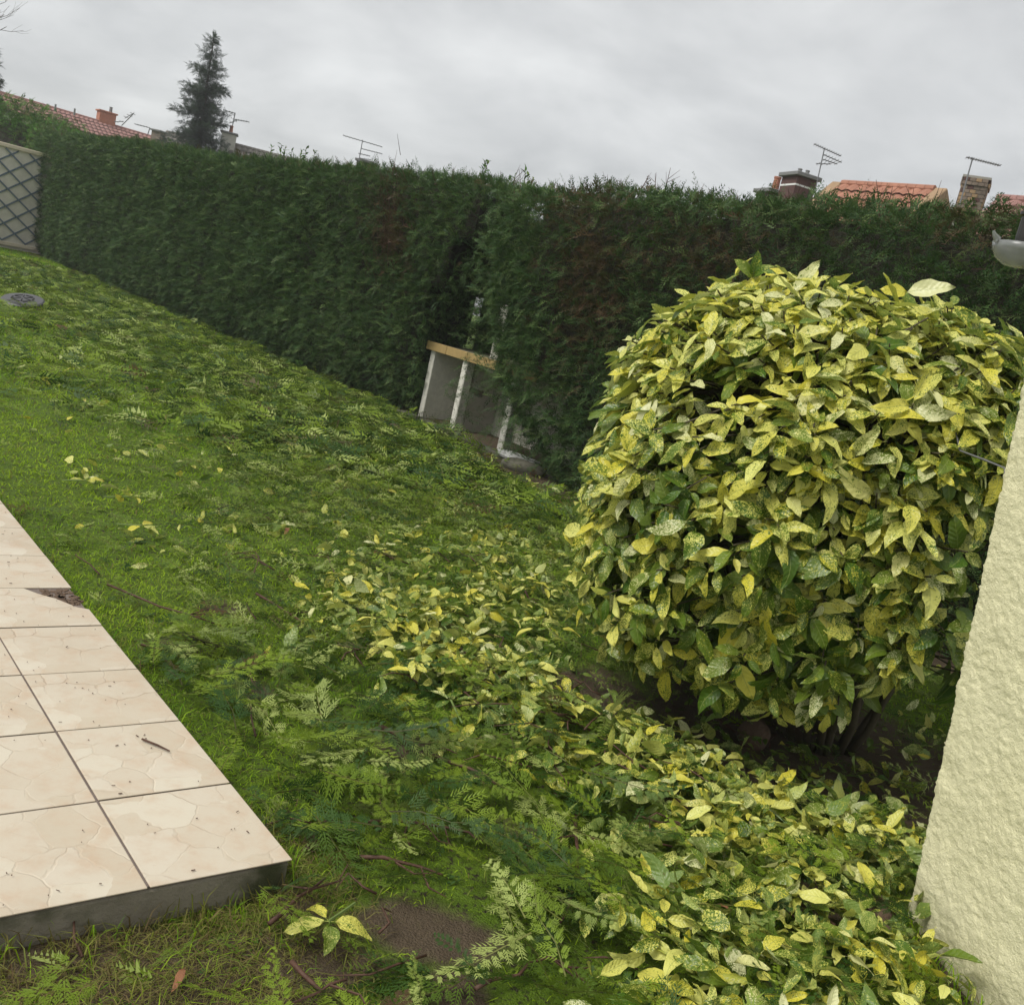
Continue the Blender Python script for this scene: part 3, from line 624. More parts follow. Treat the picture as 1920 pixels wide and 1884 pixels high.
# ------------------------------------------------------------------ cream wall, lamp, cable
W0 = np.array([1.380, 2.540]); WD = unit(np.array([.062, -.30])); WT = np.array([-WD[1], WD[0]]); WT = WT if WT[0] > 0 else -WT
def wall_pt(u, z, out): q = W0 + WD * u - WT * out; return np.stack([q[..., 0], q[..., 1], z], -1) if isinstance(u, np.ndarray) and u.ndim else np.array([q[0], q[1], z])
wroot = empty('rendered_wall', (1.7, 2.0, 0), 'cream roughcast wall end at the right with a rough leaning edge', 'wall')
us = np.arange(-.30, .95, .0066); zs = np.arange(-.06, 2.35, .0066); UU, ZZ = np.meshgrid(us, zs, indexing='ij')
rough = .0046 * (fbm(UU * 125 + 20 * ZZ, ZZ * 125, 0, 3) - .5) * 2 + .004 * (fbm(UU * 18, ZZ * 18, 1, 2) - .5) * 2
lean = .106 * ZZ                                                       # the end of the wall leans out of plumb to the left
# wrap: u < 0 is the far end face, u >= 0 the long face
uc = np.clip(UU, 0, None); ev = np.clip(-UU, 0, None); r_ = .012
PX = W0[0] + WD[0] * uc + WT[0] * ev - (WT[0] * rough * (UU >= 0) + WD[0] * rough * (UU < 0.006)) - lean
PY = W0[1] + WD[1] * uc + WT[1] * ev - (WT[1] * rough * (UU >= 0) + WD[1] * rough * (UU < 0.006))
a_, b_ = UU.shape; ix = np.arange(a_ * b_).reshape(a_, b_)
link('roughcast_face', mesh_np('roughcast_face', np.stack([PX, PY, ZZ], -1).reshape(-1, 3), np.stack([ix[:-1, :-1], ix[1:, :-1], ix[1:, 1:], ix[:-1, 1:]], -1).reshape(-1, 4), M_RENDER, None, True), wroot)
wb = MB(); pts = [W0 + WD * .014 + WT * .014, W0 + WD * .955 + WT * .004, W0 + WD * .955 + WT * .29, W0 + WD * .014 + WT * .29]
wb.add([(p[0], p[1], -.06) for p in pts] + [(p[0] - .106 * 2.3, p[1], 2.33) for p in pts], [(3, 2, 1, 0), (4, 5, 6, 7)] + [(i, (i + 1) % 4, 4 + (i + 1) % 4, 4 + i) for i in range(4)]); wb.obj('masonry_core', M_RENDER, wroot)
lc = at(1918, 462, 2.62); lamp = empty('wall_lamp', lc, 'wall lamp with smoky grey glass bowl under a black bracket at the right edge', 'lamp')
MB().lathe(lc, [(.012, -.055), (.036, -.051), (.056, -.038), (.070, -.018), (.074, .0), (.070, .0), (.052, -.034), (.012, -.050)], 28).obj('glass_bowl', M_GLASS, lamp, smooth=True)
lip = MB(); lip.tube([lc + [-.072, -.01, .0], lc + [-.084, -.012, .010], lc + [-.090, -.013, .018]], [.010, .006, .003], 6); lip.obj('lip', M_GLASS, lamp)
MB().lathe(lc, [(.022, .0), (.024, .02), (.024, .072), (.030, .076), (.030, .084), (.0, .086)], 16).obj('bracket_body', M_DARK, lamp)
MB().tube([lc + [.02, 0, .06], lc + [.05, -.06, .065], lc + [.07, -.14, .06]], .010, 8).obj('bracket_arm', M_DARK, lamp)
wp = [wall_pt(-.0, .94, 0) + [.0, .05, 0], at(1885, 878, 2.72), at(1845, 862, 2.85), at(1800, 845, 3.0), at(1790, 800, 3.1)]
tag(MB().tube(wp, [.004, .004, .0035, .003, .002], 6).obj('grey_cable', M_WIRE, smooth=True), 'thin grey cable running from the wall edge into the shrub', 'cable')

# ------------------------------------------------------------------ variegated shrub
shrub = empty('spotted_laurel_shrub', BASE, 'rounded shrub of yellow speckled green leaves beside the cream wall', 'shrub')
SC, SR = np.array([1.19, 3.86, .965]), np.array([.885, .85, .855])
def shell(n, lo, hi):
    d = rvec(n); ex = 2.9; r = (np.abs(d) ** ex).sum(1) ** (-1 / ex); f = rng.uniform(lo, hi, n)
    lump = .93 + .14 * fbm(d[:, 0] * 2.5 + 5, d[:, 1] * 2.5 + d[:, 2] * 2.5 + 7, 2)
    return SC + d * (r * f * lump)[:, None] * SR, d
T, D = shell(2100, .90, 1.02)
ok = (T[:, 2] > .20 + .14 * rng.random(len(T)) + .20 * np.clip((T[:, 0] - 1.0) / .3, 0, 1)) & ~((T[:, 0] > 1.36) & (T[:, 1] < 2.75))
T, D = T[ok], D[ok]
# the lit crown is dense, the shaded lower right is loose
loose = (T[:, 0] > 1.35) & (T[:, 2] < 1.05) | (T[:, 2] < .55); ok = ~loose | (rng.random(len(T)) < .62); ok &= ~((T[:, 0] > 1.46) & (T[:, 2] < 1.25)) | (rng.random(len(T)) < .20); ok &= ~((T[:, 0] > 1.15) & (T[:, 2] < .62)) | (rng.random(len(T)) < .55); T, D = T[ok], D[ok]
A = unit(D + np.array([0, 0, .40]) + rng.normal(size=D.shape) * .20)   # twig end directions
LP = []; LDi = []; LU = []; LS = []; LY = []
for k in range(len(T)):
    n = rng.integers(5, 9); ax = A[k]; e1 = unit(np.cross(ax, (0.3, .2, 1.0)))[None]; e1 = e1[0]; e2 = np.cross(ax, e1); ph = rng.uniform(0, 6.28)
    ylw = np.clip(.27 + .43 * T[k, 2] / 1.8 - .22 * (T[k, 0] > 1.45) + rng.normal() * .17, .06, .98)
    for j in range(n):
        q = ph + j * 2.4 + rng.normal() * .2; tilt = rng.uniform(.85, 1.5); d = ax * math.cos(tilt) + (e1 * math.cos(q) + e2 * math.sin(q)) * math.sin(tilt); d = d + np.array([0, 0, -.22 - .35 * (T[k, 2] < .8)])
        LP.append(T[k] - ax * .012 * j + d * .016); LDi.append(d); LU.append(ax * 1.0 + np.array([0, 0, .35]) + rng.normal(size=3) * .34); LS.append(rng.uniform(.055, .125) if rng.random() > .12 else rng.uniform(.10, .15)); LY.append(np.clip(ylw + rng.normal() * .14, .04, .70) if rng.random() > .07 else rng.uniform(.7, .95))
nshell = len(LP)
Ti, Di = shell(3400, .58, .88); ok = (Ti[:, 2] > .42) & ~((Ti[:, 0] > 1.5) & (Ti[:, 2] < 1.3)); Ti, Di = Ti[ok], Di[ok]
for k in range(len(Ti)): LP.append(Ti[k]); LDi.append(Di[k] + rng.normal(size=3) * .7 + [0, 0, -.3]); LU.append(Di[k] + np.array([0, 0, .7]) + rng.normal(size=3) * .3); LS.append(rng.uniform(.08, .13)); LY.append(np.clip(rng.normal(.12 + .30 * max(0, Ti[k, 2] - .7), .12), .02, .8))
bigP = at(1700, 548, 3.70)                                            # the big yellow leaf on the crown and the tall shoot
for d, s, y in (((.55, -.35, .22), .165, .93), ((-.5, -.3, .02), .10, .8)): LP.append(bigP); LDi.append(np.array(d)); LU.append(np.array([0, -.9, .5])); LS.append(s); LY.append(y)
sh = at(1412, 520, 3.72)
for d, s in (((-.2, -.1, .9), .10), ((.3, -.1, .7), .09), ((-.4, -.3, .3), .10), ((.1, -.5, .3), .10)): LP.append(sh); LDi.append(np.array(d)); LU.append(np.array([0, -.8, .5])); LS.append(s); LY.append(.3)
LP, LDi, LU, LS, LY = map(np.array, (LP, LDi, LU, LS, LY)); LM = frames(LDi, LU); LDi = unit(LDi)
px, py, w = proj(LP + LDi * LS[:, None] * .5); face = np.abs((LM[:, :, 2] * unit(EYE - LP)).sum(1))
front = ((LP - SC) / SR * unit(EYE - SC)).sum(1) + .5 * (LP[:, 2] > 1.55) + np.linalg.norm((LP - SC) / SR, axis=1) * .5
score = LS / w * (.35 + face) * (front > .75) * (px > 0) * (px < 1920) * (py > 0) * (px < 1880 - (py - 760) * .23)
order = np.argsort(-score); pick = order[:300]; rest = order[300:]
YL = [.06, .2, .35, .5, .65, .8, .95]
leafmesh = {}
def leaf_me(k, y):
    yi = int(np.argmin([abs(y - v) for v in YL]))
    if (k, yi) not in leafmesh:
        V, F, U = LEAVES[k]; leafmesh[k, yi] = mesh_np('leaf', V, F, M_LEAF, {'luv': U, 'rnd': np.zeros(len(V)), 'yel': np.full(len(V), YL[yi])}, True)
    return leafmesh[k, yi]
def mat4(M3, p, s): 
    m = Matrix.Identity(4)
    for i in range(3):
        for j in range(3): m[i][j] = float(M3[i][j] * s)
        m[i][3] = float(p[i])
    return m
for i in pick:
    o = bpy.data.objects.new('leaf', leaf_me(int(rng.integers(0, 10)), LY[i])); C.objects.link(o); o.parent = shrub; o.matrix_local = Matrix.Translation(-Vector(BASE)) @ mat4(LM[i], LP[i], LS[i])
hi = rest[(front[rest] > .75)]; lo = rest[~(front[rest] > .75)]
for sel, tpl in ((hi, LEAVES), (lo, LEAVES_LO)):
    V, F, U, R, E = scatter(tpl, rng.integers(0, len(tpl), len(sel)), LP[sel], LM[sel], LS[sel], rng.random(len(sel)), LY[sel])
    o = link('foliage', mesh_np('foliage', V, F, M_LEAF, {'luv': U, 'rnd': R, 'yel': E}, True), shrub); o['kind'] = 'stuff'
twg = MB(); mains = []
for k in range(16):
    a = k * 2.4; b = BASE + np.array([.13 * math.cos(a), .11 * math.sin(a), -.03]); r = .35 + .35 * random.random(); tip = SC + np.array([r * math.cos(a) * .9, r * math.sin(a) * .85, random.uniform(.15, .5)])
    mid = b * .55 + tip * .45 + np.array([.12 * math.cos(a), .12 * math.sin(a), -.02]) + rng.normal(size=3) * .03; pts = [b, b * .7 + mid * .3 + rng.normal(size=3) * .015, mid, mid * .5 + tip * .5 + rng.normal(size=3) * .03, tip]
    MB().tube(pts, [.018, .016, .013, .010, .006], 7).obj('stem', M_STEM, shrub, smooth=True); mains += [(pts[2], .010), (pts[3], .008), (pts[4], .006)]
MPt = np.array([p for p, _ in mains])
for k in range(len(T)):
    j = int(np.argmin(np.linalg.norm(MPt - T[k], axis=1) + .2 * rng.random(len(MPt)))); p = MPt[j]; mid = (p + T[k]) / 2 + rng.normal(size=3) * .03 - A[k] * .04; twg.tube([p, mid, T[k]], [.005, .004, .0028], 4)
for k in range(90):                                                   # dead grey twigs showing between the leaves
    t_, d_ = shell(1, .70, .93); p = t_[0]; d = unit(d_[0] + rng.normal(size=3) * .7); twg.tube([p - d * .1, p + rng.normal(size=3) * .01, p + d * .09], [.004, .003, .0015], 4)
o = twg.obj('twigs', M_STEM, shrub); o['kind'] = 'stuff'

# ------------------------------------------------------------------ clippings on the ground
MARKS = [(548, 1640, 'beside the patio corner'), (790, 1745, 'on the bare mud patch'), (120, 1130, 'near the broken tile'), (300, 1180, 'along the grassy tile edge'), (420, 1430, 'along the middle patio edge'), (800, 1400, 'along the thickest red branch'), (700, 1590, 'by the thin branches right of the patio'),
         (650, 1085, 'around the golden rosette'), (735, 1190, 'below the golden rosette'), (520, 985, 'around the pale paired leaves'), (200, 930, 'on the grass left of the lone sprigs'), (830, 1030, 'around the dark twig in mid lawn'), (980, 900, 'near the white tray'), (850, 880, 'on the lawn below the hutch'), (600, 760, 'on the lawn below the long hedge'), (300, 700, 'on the far lawn'), (100, 700, 'on the lawn near the drain cover'),
         (880, 1270, 'at the upper end of the pile'), (1030, 1390, 'in the upper middle of the pile'), (1200, 1480, 'in the middle of the pile'), (1380, 1570, 'in the lower middle of the pile'), (1560, 1650, 'at the wall end of the pile'), (1000, 1200, 'at the left shrub skirt'), (1200, 1330, 'at the edge of the dark soil'), (1450, 1450, 'on the dark soil under the shrub'), (1700, 1480, 'in the shade between shrub and wall'),
         (1640, 1740, 'around the brown stone by the wall'), (1760, 1840, 'at the foot of the cream wall'), (1480, 1800, 'below the brown stone'), (1280, 1850, 'at the bottom edge under the pile'), (1050, 1640, 'along the branch through the lower pile'), (1000, 1800, 'around the curved branch at the bottom'), (850, 1650, 'between patio corner and pile'), (600, 1840, 'around the forked branch at the bottom'), (200, 1820, 'on the straw below the slab'), (620, 1330, 'on the lawn between patio edge and pile'), (480, 1150, 'around the dark twig left of the pile')]
MARK_XY = np.array([gp(a, b)[:2] for a, b, _ in MARKS])
def where_words(x, y):
    d = np.hypot(*(MARK_XY - (x, y)).T) / (.3 + .1 * np.hypot(*MARK_XY.T)); return MARKS[int(np.argmin(d))][2]
def clear(x, y): return ~patio_mask(x, y, .0) & ~in_wall(x, y)
# fallen leaves -------------------------------------------------
xs, ys, sz = [], [], []
N = 110000; x = rng.uniform(-5, 3, N); y = rng.uniform(1.3, 9.5, N); px, py, w = proj(np.c_[x, y, np.zeros(N)])
pd = pile_d(x, y); along = np.clip((px - 700) / 900, 0, 1)
dens = 1250 * np.exp(-(pd / .27) ** 2) + 820 * np.exp(-((x - LOWPILE[0]) ** 2 + (y - LOWPILE[1]) ** 2) / .14)
dens += 420 * np.exp(-(((px - 880) / 210) ** 2 + ((py - 1140) / 95) ** 2)) + 45 * np.exp(-(((px - 640) / 120) ** 2 + ((py - 1060) / 90) ** 2))
dens += 38 * ((px > 120) & (px < 1080) & (py > 830) & (py < 1080)) + 40 * ((px > 560) & (px < 1080) & (py > 1020) & (py < 1260)) + 8 * (py < 830) + 130 * np.exp(-(((px - 1290) / 150) ** 2 + ((py - 1900) / 70) ** 2))
dens += 130 * ((px > 1100) & (py > 1380) & (px < 1800)) + 150 * ((px > 1230) & (py > 1560) & (px < 1760)) + 110 * ((px > 1050) & (py > 1700) & (px < 1800)) + 160 * np.exp(-(((px - 1720) / 70) ** 2 + ((py - 1450) / 120) ** 2))
dens *= np.clip(-.35 + 2.7 * fbm(x * 4.5, y * 4.5, 1), .12, 2); dens *= np.where((px < 700) & (py > 1240), .02, 1) * np.where((px > 640) & (px < 1080) & (py > 1640), .18, 1)
area = 8 * 8.2 / N; k = (rng.random(N) < dens * area) & clear(x, y) & (px > -150) & (px < 2050) & (py < 2050); x, y, px, py, w, dens = (v[k] for v in (x, y, px, py, w, dens))
n = len(x); lift = (.25 + .75 * rng.random(n)) * np.clip(dens / 600, .08, 1) * .115 + .016
P = np.c_[x, y, gz(x, y) + lift]; d = rvec(n) * np.array([1, 1, .0]); d = unit(d) + np.array([0, 0, 1]) * rng.normal(size=(n, 1)) * .38
up = np.array([0, 0, 1.0]) + rng.normal(size=(n, 3)) * .85; up[rng.random(n) < .22] *= -1
M = frames(d, up); s = rng.uniform(.042, .100, n); yl = np.where(rng.random(n) < .10, rng.uniform(.75, 1, n), np.clip(rng.normal(.52, .18, n), .05, .75))
vis = (s / w) * (px > 0) * (px < 1920) * (py > 0) * (py < 1884); order = np.argsort(-vis); ind, rest = order[:300], order[300:]
for i in ind:
    y_ = yl[i]; words = 'golden yellow' if y_ > .85 else 'yellow speckled' if y_ > .45 else 'mostly green speckled'
    o = bpy.data.objects.new('fallen_leaf', leaf_me(int(rng.integers(0, 10)), y_)); C.objects.link(o); o.matrix_world = mat4(M[i], P[i], s[i])
    wh = where_words(x[i], y[i]); words = ("face down " if M[i][2, 2] < 0 else 'tilted ' if M[i][2, 2] < .75 else 'flat ') + ('large ' if s[i] > .09 else 'small ') + words; tag(o, f'{words} cut leaf {wh}', 'leaf', f'{words} cut leaves {wh}')
V, F, U, R, E = scatter(LEAVES, rng.integers(0, 10, len(rest)), P[rest], M[rest], s[rest], rng.random(len(rest)), yl[rest])
tag(link('leaf_clippings', mesh_np('leaf_clippings', V, F, M_LEAF, {'luv': U, 'rnd': R, 'yel': E}, True)), 'small and far cut speckled leaves strewn over lawn and pile', 'clippings', kind='stuff')
# leafy sprigs: a twig with its rosette of leaves ---------------
def sprig(p, az, n, size, yel, flat=.25):
    root = empty('cut_sprig', p); c, s_ = math.cos(az), math.sin(az); ax = np.array([c, s_, .12])
    MB().tube([p - ax * size * 1.5, p - ax * size * .6 + [0, 0, .006], p + [0, 0, .012]], [.0035, .004, .0035], 5).obj('stem', M_GSTEM, root)
    for j in range(n):
        a = az + (j - (n - 1) / 2) * (5.2 / n) + random.uniform(-.15, .15); d = np.array([math.cos(a), math.sin(a), random.uniform(0, flat)])
        o = bpy.data.objects.new('leaf', leaf_me(random.randrange(10), min(1, max(.05, yel + random.gauss(0, .12))))); C.objects.link(o); o.parent = root
        M3 = frames(d[None], np.array([[0, 0, 1.0]]) + rng.normal(size=(1, 3)) * .2)[0]; o.matrix_local = mat4(M3, np.array([0, 0, .012]) + d * .012, size * random.uniform(.8, 1.15))
    return root
SP = [(648, 1085, 1.0, 5, .10, .80, 'rosette of five golden leaves on the lawn above the pile'), (735, 1155, .3, 6, .09, .6, 'pale speckled rosette just below the golden rosette on the lawn'), (615, 1735, 4.4, 4, .085, .72, 'small sprig with a plain pale green leaf on bare mud near the patio corner'),
      (520, 985, .4, 3, .09, .40, 'pale green paired leaves lying alone on the mid lawn'), (245, 935, .2, 4, .09, .62, 'yellow sprig on the lawn left of the others near the patio'), (265, 990, -.2, 3, .09, .72, 'three golden leaves on the lawn beyond the far tiles'), (840, 945, .9, 4, .09, .5, 'upright pale sprig on the lawn towards the white tray'),
      (830, 1030, .1, 5, .10, .42, 'pale green speckled sprig on a dark twig in mid lawn'), (160, 905, .0, 4, .085, .6, 'leftmost pale sprig on the bright lawn'), (1010, 1170, 1.1, 4, .10, .7, 'yellow sprig standing up just left of the shrub skirt'), (810, 1250, 4.9, 6, .11, .72, 'large yellow rosette at the head of the cuttings pile'), (1350, 1500, .5, 5, .10, .85, 'golden yellow sprig where pile meets dark soil'),
      (1500, 1690, 2.0, 5, .11, .62, 'speckled rosette in front of the brown stone by the wall'), (1260, 1870, 1.0, 6, .11, .75, 'bright yellow rosette at the bottom edge'), (1650, 1690, .7, 3, .12, .3, 'large plain green leaf pair by the foot of the cream wall'), (1640, 1770, 5.0, 5, .11, .5, 'dark green speckled sprig below the brown stone')]
for (a, b, az, n_, size, yv, lab) in SP:
    q = gp(a, b, 0); z = float(gz(q[0], q[1])); q = gp(a, b, z + .05); tag(sprig(q - [0, 0, .0], az, n_, size, yv), lab, 'sprig')
for k in range(20):
    i = random.randrange(len(PILE) - 1); t_ = random.random(); q = PILE[i] * (1 - t_) + PILE[i + 1] * t_ + rng.normal(size=2) * .13
    if not clear(q[0], q[1]): continue
    tag(sprig(np.array([q[0], q[1], float(gz(q[0], q[1])) + random.uniform(.04, .10)]), random.uniform(0, 6.28), random.randint(4, 6), random.uniform(.08, .115), random.uniform(.35, .9), .4), 'yellow speckled leafy sprig ' + where_words(q[0], q[1]), 'sprig', 'leafy sprigs ' + where_words(q[0], q[1]))
# conifer fronds ------------------------------------------------
N = 200000; x = rng.uniform(-13, 3.2, N); y = rng.uniform(1.15, 22, N); px, py, w = proj(np.c_[x, y, np.zeros(N)])
q = np.stack([x, y], -1) - HP0; hn = q @ HN; pd = pile_d(x, y); pat = fbm(x * 1.3, y * 1.3, 2)
band = np.exp(-((hn + 1.7) / 1.5) ** 2)                               # swath of trimmings along the hedge
dens = 62 * band * (y > 5) + 80 * ((px > 330) & (py > 950) & (py < 1300)) * (.35 + pat) + 75 * (py > 640) * (py < 1000) * (px > 420)
dens += 32 * np.exp(-((pd - .18) / .22) ** 2) + 110 * np.exp(-(((px - 950) / 330) ** 2 + ((py - 1640) / 200) ** 2)) + 60 * np.exp(-(((px - 560) / 120) ** 2 + ((py - 1500) / 160) ** 2)) + 40 * np.exp(-(((px - 560) / 150) ** 2 + ((py - 1200) / 60) ** 2))
dens += 35 * (py > 1700) + 16 + 22 * (pat > .5)
dens *= 1 - .80 * ((px < 470) & (py < 960) & (hn < -4.2)) ; dens *= np.where(hn > -.1, .15, 1) * np.where((px > 880) & (hn > -.75), .18, 1)
dens *= np.where(np.hypot((x - SOILS[0][0]) / .17, (y - SOILS[0][1]) / .10) < 1.1, .08, 1) * np.where(((px < 330) & (py > 1000) & (py < 1500)), .35, 1)
dens *= np.where((px < 600) & (py > 1650), .45, 1)
area = 16.2 * 20.85 / N; k = (rng.random(N) < dens * area * 1.9) & clear(x, y) & (px > -200) & (px < 2050) & (py < 2100) & (hn < .5)
x, y, px, py, w, hn = (v[k] for v in (x, y, px, py, w, hn)); n = len(x)
az = rng.normal(math.radians(155), .95, n); flip = rng.random(n) < .4; az = np.where(flip, az + math.pi, az); bad = patio_mask(x + np.cos(az) * .2, y + np.sin(az) * .2, .03); az = np.where(bad, az + math.pi, az)
d = np.c_[np.cos(az), np.sin(az), .04 + rng.normal(size=n) * .16]; up = np.array([0, 0, 1.0]) + rng.normal(size=(n, 3)) * .55
s = rng.uniform(.07, .21, n) * np.where(y > 6, 1.35, np.where(y < 3.3, 1.4, 1)); P = np.c_[x, y, gz(x, y) + np.where(y < 4, .034, .022) + rng.random(n) * .03 + .06 * rng.random(n) ** 3 + .05 * np.exp(-(pile_d(x, y) / .2) ** 2) * rng.random(n)]; M = frames(d, up)
br = (rng.random(n) < .035) * rng.uniform(.6, 1, n)
hit = np.zeros(n, bool)
for t_ in (.3, .6, .85, 1.05): hit |= patio_mask(x + d[:, 0] * s * t_, y + d[:, 1] * s * t_, .035) | ((x + d[:, 0] * s * t_ > 1.30) & (y + d[:, 1] * s * t_ < 2.64)) | (np.hypot((x + d[:, 0] * s * t_ - SOILS[0][0]) / .17, (y + d[:, 1] * s * t_ - SOILS[0][1]) / .10) < .95) & (rng.random(n) < .85)
vis = (s / w) * (px > 0) * (px < 1920) * (py > 0) * (py < 1884); order = np.argsort(-vis); order = order[~hit[order]]; ind, rest = order[:300], order[300:]
fm = [mesh_np('cut_conifer_frond', V, F, M_CLIP, {'luv': U, 'rnd': np.zeros(len(V)), 'brown': np.zeros(len(V))}) for V, F, U in FR_HI]
for i in ind:
    o = bpy.data.objects.new('cut_conifer_frond', fm[int(rng.integers(0, 12))]); C.objects.link(o); o.matrix_world = mat4(M[i], P[i], s[i])
    wh = where_words(x[i], y[i]); ia, ib, _ = proj(np.stack([P[i], P[i] + .1 * d[i]])); an = math.degrees(math.atan2(ia[1] - ia[0], -(ib[1] - ib[0]))) % 360
    words = ('long ' if s[i] > .165 else 'short ') + 'green conifer frond pointing ' + ('up', 'up right', 'right', 'down right', 'down', 'down left', 'left', 'up left')[int((an + 22.5) // 45) % 8]; tag(o, f'{words} {wh}', 'frond', f'{words} {wh}')
near = rest[w[rest] < 3.6]; mid = rest[(w[rest] >= 3.6) & (w[rest] < 7)]; farf = rest[w[rest] >= 7]
for nm, sel, tp_ in (('conifer_clippings', near, FR_HI), ('conifer_clippings', mid, FR_MID), ('conifer_clippings', farf, FR_LO)):
    o = foliage(nm, tp_, P[sel], M[sel], s[sel], M_CLIP, None, br[sel]); tag(o, 'trimmed conifer bits scattered ' + ('close to the patio and pile' if tp_ is FR_HI else 'over the middle of the lawn' if tp_ is FR_MID else 'over the far lawn below the hedge'), 'clippings', kind='stuff')
print('fronds', n, 'near', len(near), 'mid', len(mid))
# small feathery bits trodden into the lawn
N = 60000; x = rng.uniform(-7, 2.4, N); y = rng.uniform(1.15, 13, N); px, py, w = proj(np.c_[x, y, np.zeros(N)]); q = np.stack([x, y], -1) - HP0; hn = q @ HN
dens = (110 * (y < 4.5) + 55 * (y >= 4.5) * (y < 8) + 26 * (y >= 8)) * np.where((px < 420) & (py < 1000), .25, 1) * np.where(np.hypot((x - SOILS[0][0]) / .2, (y - SOILS[0][1]) / .12) < 1, .25, 1)
k = (rng.random(N) < dens * 9.4 * 11.85 / N * (.4 + 1.2 * fbm(x * 2, y * 2, 3))) & clear(x, y) & (px > -60) & (px < 1990) & (py < 1990) & (hn < .1); x, y, w = x[k], y[k], w[k]; n = len(x)
az = rng.normal(math.radians(155), 1.1, n); d = np.c_[np.cos(az), np.sin(az), rng.normal(size=n) * .25]; P = np.c_[x, y, gz(x, y) + rng.uniform(.006, .032, n)]
o = foliage('conifer_crumbs', FR_LO, P, frames(d, np.array([0, 0, 1.0]) + rng.normal(size=(n, 3)) * .5), rng.uniform(.03, .10, n) * np.where(y > 6, 1.5, 1), M_CLIP, None, (rng.random(n) < .06) * rng.uniform(.5, 1, n)); tag(o, 'small conifer scraps trodden into the grass everywhere', 'clippings', kind='stuff')
# brown branches ------------------------------------------------
BR = [([(718, 1362), (790, 1405), (880, 1440), (930, 1470)], .008, 'thickest red brown bare branch crossing the grass above the pile'), ([(675, 1607), (740, 1615), (830, 1640)], .006, 'red brown branch lying right of the patio corner'), ([(690, 1535), (800, 1545), (880, 1562), (905, 1575)], .005, 'thin branch above the patio corner branch'),
      ([(1080, 1530), (1075, 1610), (1070, 1690), (1050, 1730)], .006, 'dark red branch running down through the lower pile'), ([(890, 1860), (960, 1820), (1030, 1790), (1110, 1815)], .005, 'curved branch at the bottom edge below the bare mud'), ([(510, 1725), (560, 1690), (610, 1645)], .006, 'grey brown stick leaning beside the patio corner'), ([(545, 1800), (600, 1850), (650, 1835)], .006, 'forked dark branch on the mud at the bottom'),
      ([(1560, 1700), (1530, 1730), (1490, 1760)], .010, 'short reddish root or branch beside the brown stone'), ([(1860, 1810), (1880, 1850), (1900, 1875)], .008, 'short reddish stick by the foot of the cream wall'), ([(200, 1095), (300, 1140), (420, 1175)], .005, 'brown twig along the grass right of the broken tile'), ([(260, 1205), (340, 1215), (420, 1212)], .005, 'straight twig on grass beside the second tile row'), ([(480, 1110), (540, 1150), (590, 1185)], .006, 'dark twig on the lawn left of the yellow pile'),
      ([(855, 1030), (880, 1045), (910, 1065)], .006, 'dark twig with pale leaves in mid lawn'), ([(1265, 1440), (1290, 1425), (1340, 1455)], .003, 'bent pale twig on the dark soil edge'), ([(1100, 1440), (1180, 1455), (1250, 1500), (1330, 1520)], .005, 'long twig along the upper side of the pile'), ([(985, 1110), (1005, 1130)], .006, 'short red stick left of the shrub skirt')]
for pts, r, lab in BR:
    Q = [];
    for a, b in pts: q = gp(a, b, .03); q[2] = float(gz(q[0], q[1])) + .03 + r; Q.append(gp(a, b, q[2]))
    Q = np.array(Q); F_ = []
    for i in range(len(Q) - 1):
        for t_ in (0, .5): F_.append(Q[i] * (1 - t_) + Q[i + 1] * t_ + rng.normal(size=3) * .006)
    F_.append(Q[-1]); root = empty('cut_branch', Q[0], lab, 'branch'); MB().tube(F_, np.linspace(r, r * .5, len(F_)), 7).obj('stem', M_TWIG, root, smooth=True)
    for j in range(2):
        i = random.randrange(1, len(F_) - 1) if len(F_) > 2 else 0; d = unit(F_[i + 1] - F_[i - 1] + rng.normal(size=3) * .05); e = d + np.array([-d[1], d[0], .15]) * random.choice((-1, 1)); MB().tube([F_[i], F_[i] + e * .05, F_[i] + e * .05 + d * .05], [r * .5, r * .4, r * .2], 5).obj('side_twig', M_TWIG, root)
for k in range(130):
    x_, y_ = random.uniform(-1.6, 1.9), random.uniform(1.5, 5.2)
    if k > 70: t_ = random.random() * 4.999; q = PILE[int(t_)] * (1 - t_ % 1) + PILE[int(t_) + 1] * (t_ % 1) + rng.normal(size=2) * .16; x_, y_ = float(q[0]), float(q[1])
    if not clear(x_, y_) or (x_ < -.9 and y_ < 3.5): continue
    a = random.gauss(2.6, .7); l = random.uniform(.08, .30); z = float(gz(x_, y_)) + (.022 if k <= 70 else random.uniform(.04, .09)); d = np.array([math.cos(a), math.sin(a), 0]); nn = np.array([-d[1], d[0], 0]); p = np.array([x_, y_, z])
    tw_ = MB().tube([p, p + d * l * .35 + nn * random.gauss(0, .02) + [0, 0, .012], p + d * l * .7 + nn * random.gauss(0, .03) + [0, 0, .02], p + d * l + nn * random.gauss(0, .03)], [.0035, .003, .0025, .0012], 5)
    wh = where_words(x_, y_); tag(tw_.obj('brown_twig', M_TWIG, smooth=True), f'thin brown twig lying {wh}', 'twig', f'thin brown twigs {wh}')
tw1 = MB().tube([pp(1.72 * TA, .42 * TB, PZ + .007), pp(1.60 * TA, .34 * TB, PZ + .008), pp(1.50 * TA, .28 * TB, PZ + .007)], [.003, .003, .002], 5); tag(tw1.obj('brown_twig', M_TWIG), 'short red brown twig lying on the second tile from the patio corner', 'twig')
V, F, U = LEAVES[5]; dl = mesh_np('fallen_leaf', V, F, M_DEADLEAF, None, True)
